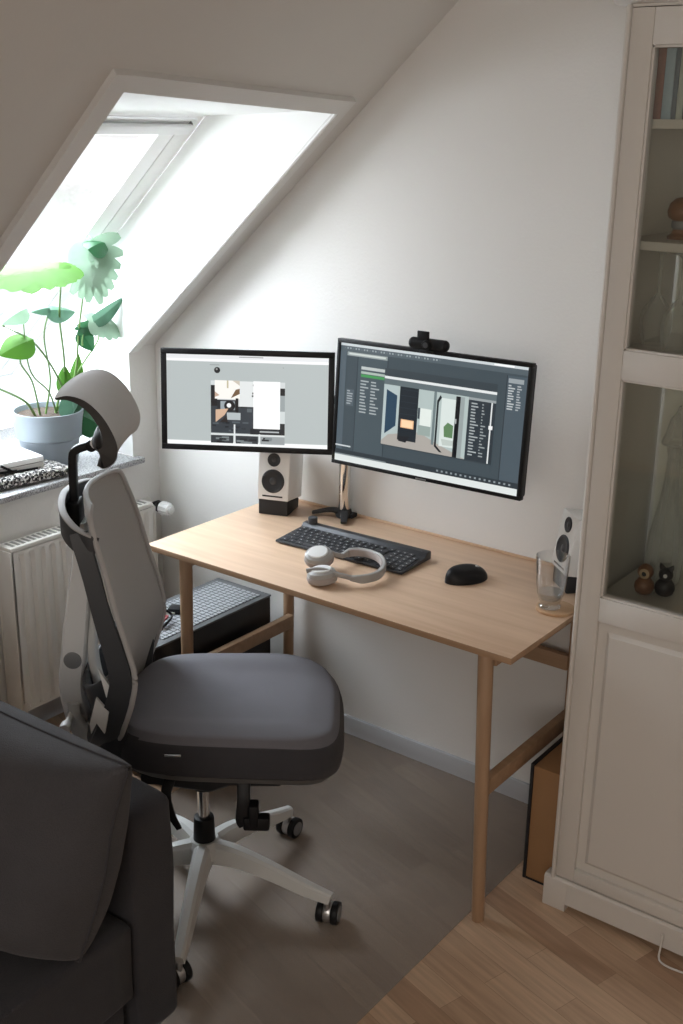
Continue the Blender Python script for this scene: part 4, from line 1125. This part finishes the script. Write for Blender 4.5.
# books
bcols = [((.16, .06, .045), 'dark red patterned'), ((.22, .30, .36), 'slate blue'), ((.06, .09, .12), 'navy'), ((.30, .34, .32), 'pale grey-green'), ((.05, .055, .05), 'thin black'), ((.34, .30, .27), 'beige'), ((.20, .08, .06), 'brick red'), ((.10, .13, .16), 'dark blue-grey'), ((.42, .40, .36), 'cream')]
x = .094
for i, (c, nm) in enumerate(bcols):
    w = [.022, .020, .009, .013, .012, .018, .024, .016, .02][i]; hh = [.192, .197, .183, .19, .198, .178, .192, .183, .197][i]
    t = thing('book', '%s book standing on the top shelf, number %s from the door frame' % (nm, ['one', 'two', 'three', 'four', 'five', 'six', 'seven', 'eight', 'nine'][i]), 'book', (x+w/2, -.24, ZSH[2]+.0182), 0, 'books on the top cabinet shelf')
    mt = pm('book_%d' % i, tuple(min(.8, v*1.6) for v in c), .6, vary=.35 if i in (0, 6) else .08, vscale=90 if i in (0, 6) else 10)
    b = MB(); b.box(-w/2, -w/2+.0018, -.08, .08, 0, hh); b.box(w/2-.0018, w/2, -.08, .08, 0, hh); b.box(-w/2, w/2, -.0815, -.079, 0, hh, .0008); b.build('cover', mt, t)
    b = MB(); b.box(-w/2+.002, w/2-.002, -.0785, .077, .003, hh-.004); b.build('pages', 'cable_w', t)
    x += w+.0008
# white cable by the plinth
b = MB(); b.tube(smooth_path([(.352, -.402, .070), (.351, -.402, .035), (.352, -.405, .0035), (.375, -.418, .0035), (.42, -.415, .0035), (.50, -.40, .0035), (.62, -.41, .0035)], 8), .0026, 8)
o = b.build('power_cable', 'cable_w'); tag(o, 'thin white cable looping out under the cabinet plinth', 'cable')

# ------------------------------------------------------------------ things on the sill
PX, PY = -1.835, -.340
pot = thing('potted_monstera', 'leafy monstera plant in a blue-grey pot on the window sill', 'plant', (PX, PY, ZS))
b = MB(); b.lathe([(0, 0), (.084, 0), (.088, .004), (.096, .088), (.098, .090), (.106, .094), (.112, .172), (.112, .178), (.106, .178), (.104, .160), (0, .160)], seg=48); b.build('pot', 'pot', pot, ang=30)
b = MB(); b.lathe([(0, .166), (.103, .162)], seg=36); b.build('soil', 'soil', pot)
def leaf_mesh(L, Wd, splits, curl=.25, fold=.25, cut=.55, gap=.35):
    """leaf along +x from its stalk, blade in xy, drooping in z; splits > 1 gives monstera fingers"""
    bb = MB()
    def Z_(x, y): return -curl*L*(max(0, x)/L)**2-fold*abs(y)*(1+.6*abs(y)/Wd)
    def heart(Lh, Wh, n=14, ns=5):
        for side in (1, -1):
            V = []
            for i in range(n+1):
                t = i/n; w = Wh*math.sin(PI*min(1, t**.62))**.8 if 0 < t < 1 else 0
                row = []
                for c in range(ns+1):
                    q = c/ns; x = Lh*t-.20*Lh*(q**1.5)*(1-t)**1.6; y = side*w*q
                    row.append(bb.bm.verts.new((x, y, Z_(x, y))))
                V.append(row)
            for i in range(n):
                for c in range(ns):
                    q = (V[i][c], V[i+1][c], V[i+1][c+1], V[i][c+1])
                    try: bb.bm.faces.new(q)
                    except Exception: pass
    if splits <= 1:
        heart(L, Wd); 
    else:
        heart(L*.80, Wd*.66)
        for side in (1, -1):
            for k in range(splits):
                f = k/(splits-1); ang = math.radians(lerp(118, 14, f**.85)); bx0 = L*lerp(.02, .52, f)
                ln = lerp(Wd*.98, L*.52, f**1.2)*(.92+.16*random.random()); wd = .140*L*(1-.25*f)*7/max(5, splits)
                dx, dy = math.cos(ang), math.sin(ang)*side; px_, py_ = -dy, dx
                V = []; m_ = 8
                for i in range(m_+1):
                    t = i/m_; w = wd*(math.sin(PI*min(.999, (t*.84+.12)))**.45)
                    bend = .12*ln*t*t
                    row = []
                    for c in (-1, 0, 1):
                        x = bx0+dx*ln*t+px_*w*c+bend; y = dy*ln*t+py_*w*c
                        row.append(bb.bm.verts.new((x, y, Z_(x, y)+.0006*(k % 2))))
                    V.append(row)
                for i in range(m_):
                    for c in range(2): bb.bm.faces.new((V[i][c], V[i+1][c], V[i+1][c+1], V[i][c+1]))
    bmesh.ops.remove_doubles(bb.bm, verts=bb.bm.verts[:], dist=1e-5)
    return bb
def leaf(root, tip_dir, nrm, L, Wd, mat, splits=1, curl=.25, fold=.25, cut=.5, gap=.5):
    bb = leaf_mesh(L, Wd, splits, curl, fold, cut, gap)
    x = Vector(tip_dir).normalized(); z = Vector(nrm); y = z.cross(x).normalized(); z = x.cross(y)
    m = Matrix(((x.x, y.x, z.x, root[0]-PX), (x.y, y.y, z.y, root[1]-PY), (x.z, y.z, z.z, root[2]-ZS), (0, 0, 0, 1)))
    o = bb.xf(m).build('leaf', mat, pot, ang=80, recalc=False)
    return o
def stem(pts, r=.0032):
    b = MB(); pp = smooth_path([(p[0]-PX, p[1]-PY, p[2]-ZS) for p in pts], 8); n_ = len(pp)
    b.tube(pp, r, 8, scales=[lerp(1.3, .8, i/(n_-1)) for i in range(n_)]); b.build('stem', 'stem', pot)
# right and up are given in the plane of the sill wall
def W_(y, z, x=-1.84): return (x, y, z)
cam_n = Vector((.75, -.62, .2))
# big pale split leaf with its dark folded lobe
A = -1.66; Bx = -1.74; Cx = -1.79
leaf((A, -.281, 1.492), (.15, -.10, -1), (.68, -.62, .36), .155, .105, 'leaf_pale_sheen', 7, .12, .18)
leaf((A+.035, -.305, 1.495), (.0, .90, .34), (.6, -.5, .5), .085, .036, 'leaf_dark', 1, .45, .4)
leaf((A+.01, -.262, 1.490), (.1, 1, -.55), (.6, -.5, .7), .095, .055, 'leaf_pale_sheen', 6, .3, .25)
# left bright split leaf seen nearly edge on
leaf((A, -.385, 1.440), (.02, -1, -.02), (.30, -.05, .95), .29, .068, 'leaf_green', 7, .02, .10)
leaf((A+.01, -.398, 1.436), (.25, .6, -.10), (.75, -.2, .5), .055, .034, 'leaf_green', 1, .3, .3)
# smaller ones
leaf((Bx, -.385, 1.305), (.1, 1, -.05), (.55, -.2, .7), .100, .036, 'leaf_blue', 1, .15, .35)
leaf((Bx, -.392, 1.312), (.1, -1, .06), (.5, -.2, .7), .060, .020, 'leaf_blue', 1, .2, .3)
leaf((Bx, -.480, 1.318), (.1, -1, -.25), (.6, -.3, .6), .085, .034, 'leaf_pale_sheen', 1, .25, .3)
leaf((Bx, -.470, 1.222), (.1, -1, -.12), (.6, -.4, .5), .105, .045, 'leaf_green', 1, .25, .25)
leaf((Bx, -.205, 1.252), (.1, .9, .36), (.5, -.5, .5), .115, .026, 'leaf_blue', 1, -.35, .3)
leaf((Bx, -.210, 1.248), (.1, 1, -.20), (.5, -.4, .6), .135, .048, 'leaf_pale_sheen', 6, .12, .2)
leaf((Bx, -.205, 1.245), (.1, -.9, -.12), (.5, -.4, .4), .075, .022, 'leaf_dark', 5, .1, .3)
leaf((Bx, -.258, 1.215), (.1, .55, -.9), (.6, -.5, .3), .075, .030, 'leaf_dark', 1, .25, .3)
leaf((Cx, -.305, 1.035), (.1, .0, 1), (.7, -.6, .1), .080, .026, 'leaf_green', 1, .12, .25)
leaf((Cx, -.262, 1.020), (.1, .10, 1), (.7, -.6, .1), .125, .026, 'leaf_green', 1, .12, .25)
leaf((Cx+.02, -.255, 1.005), (.1, .9, .45), (.5, -.5, .6), .115, .040, 'leaf_blue', 1, .5, .3)
leaf((Cx+.01, -.285, .990), (.1, .6, .5), (.5, -.5, .5), .085, .036, 'leaf_blue', 1, .6, .3)
leaf((-1.76, -.300, .965), (.5, -.3, .55), (.7, -.3, .5), .10, .042, 'leaf_blue', 1, .5, .3)
leaf((-1.75, -.275, .955), (.4, .75, -.5), (.55, -.45, .6), .17, .050, 'leaf_dark', 1, .22, .3)
base = (PX+.01, PY+.02, .955)
stem([base, (-1.79, -.262, 1.07), (Bx, -.270, 1.25), (A, -.281, 1.490)])
stem([base, (-1.79, -.300, 1.10), (-1.73, -.355, 1.28), (A, -.392, 1.436)])
stem([(PX, PY-.01, .955), (-1.80, -.350, 1.08), (-1.76, -.395, 1.22), (Bx, -.386, 1.305)], .0026)
stem([(PX+.02, PY+.03, .955), (-1.79, -.315, 1.05), (-1.77, -.42, 1.20), (Bx, -.56, 1.28)], .003)
stem([(PX, PY-.03, .955), (-1.80, -.42, 1.08), (-1.76, -.49, 1.16), (Bx, -.475, 1.222)], .0026)
stem([(PX-.01, PY-.04, .955), (-1.82, -.44, 1.02), (-1.82, -.54, 1.08)], .0035)
stem([(PX+.02, PY+.05, .955), (-1.80, -.262, 1.05), (-1.77, -.235, 1.12), (Bx, -.198, 1.19), (Bx, -.205, 1.245)], .0028)
stem([(PX+.02, PY+.02, .955), (-1.80, -.36, 1.04), (-1.77, -.45, 1.13), (Bx, -.485, 1.315)], .0024)
stem([(Bx, -.263, 1.18), (Bx, -.262, 1.20), (Bx, -.258, 1.215)], .0022)
stem([(PX+.02, PY+.04, .955), (-1.80, -.305, 1.0), (Cx, -.305, 1.037)], .0026)
stem([(PX+.02, PY+.05, .955), (-1.80, -.275, .99), (Cx, -.262, 1.022)], .0026)
stem([(PX+.03, PY+.05, .955), (-1.78, -.285, .972), (-1.75, -.275, .957)], .003)

tw = MB(); soft(tw, -.09, .09, -.16, .16, 0, .034, .012, .002, 5, 14)
o = tw.build('folded_blanket', 'tweed', ang=80); o.location = (-1.775, -.545, ZS+.003); o.rotation_euler[2] = math.radians(-8)
tag(o, 'black and white tweed pad at the front of the window sill', 'blanket')
wcse = thing('flat_case', 'flat white case with a black strap on the tweed pad', 'case', (-1.80, -.585, ZS+.0405), math.radians(-8))
b = MB(); b.box(-.075, .075, -.14, .13, 0, .036, .006); b.build('body', 'white', wcse)
b = MB(); b.box(-.073, .077, -.142, .132, .0170, .0186); b.build('seam', 'dark_gap', wcse)
b = MB(); b.sweep([(.079, -.02, .030), (.082, .02, .004), (.083, .10, .001)], rrect(.004, .008, .001, 1)); b.sweep([(.079, -.06, .012), (.081, .03, .006)], rrect(.004, .008, .001, 1)); b.build('strap', 'black', wcse)

# ------------------------------------------------------------------ light
sc = bpy.context.scene
w = bpy.data.worlds.new('World'); sc.world = w; w.use_nodes = True
bg = w.node_tree.nodes['Background']
tcw = w.node_tree.nodes.new('ShaderNodeTexCoord'); sx = w.node_tree.nodes.new('ShaderNodeSeparateXYZ'); rp_ = w.node_tree.nodes.new('ShaderNodeValToRGB')
w.node_tree.links.new(tcw.outputs['Generated'], sx.inputs[0]); w.node_tree.links.new(sx.outputs['Z'], rp_.inputs['Fac'])
rp_.color_ramp.elements[0].color = (.86, .88, .92, 1); rp_.color_ramp.elements[1].color = (.82, .91, 1, 1)
w.node_tree.links.new(rp_.outputs['Color'], bg.inputs['Color'])
bg.inputs['Strength'].default_value = 5.6
def area(name, loc, rot_, sx_, sy_, e, c=(1, 1, 1), spread=180):
    l = bpy.data.lights.new(name, 'AREA'); l.shape = 'RECTANGLE'; l.size = sx_; l.size_y = sy_; l.energy = e; l.color = c; l.spread = math.radians(spread)
    o = bpy.data.objects.new(name, l); o.location = loc; o.rotation_euler = rot_; col.objects.link(o); return o
# daylight falling through the roof window
wc_ = WM @ Vector((WL/2, WW/2, .05))
d = Vector((.72, .10, -.69))
area('daylight', wc_-Vector((.1, 0, -.1)), nn.to_track_quat('-Z', 'Y').to_euler(), .60, .80, 29, (.84, .92, 1.0))
# added warm fill lamp behind the camera, brightens cabinet and shadows
area('rear_fill', (1.2, -4.1, 1.7), rot(75, 0, 8), 1.8, 1.4, 27, (1.0, .93, .86))

# ------------------------------------------------------------------ camera
cam = bpy.data.cameras.new('camera'); co = bpy.data.objects.new('camera', cam); col.objects.link(co)
co.location = (1.0813, -2.6583, 1.8559); co.rotation_euler = rot(71.38, -.9, 37.09)
cam.sensor_fit = 'HORIZONTAL'; cam.sensor_width = 36; cam.lens = 1152.9/683*36
cam.clip_start = .02
sc.camera = co
sc.cycles.use_denoising = True
sc.cycles.max_bounces = 10; sc.cycles.diffuse_bounces = 6; sc.cycles.transparent_max_bounces = 16
sc.cycles.caustics_reflective = False; sc.cycles.caustics_refractive = False
sc.cycles.sample_clamp_indirect = 6
sc.view_settings.view_transform = 'Standard'
sc.view_settings.look = 'None'
sc.view_settings.exposure = 0.12
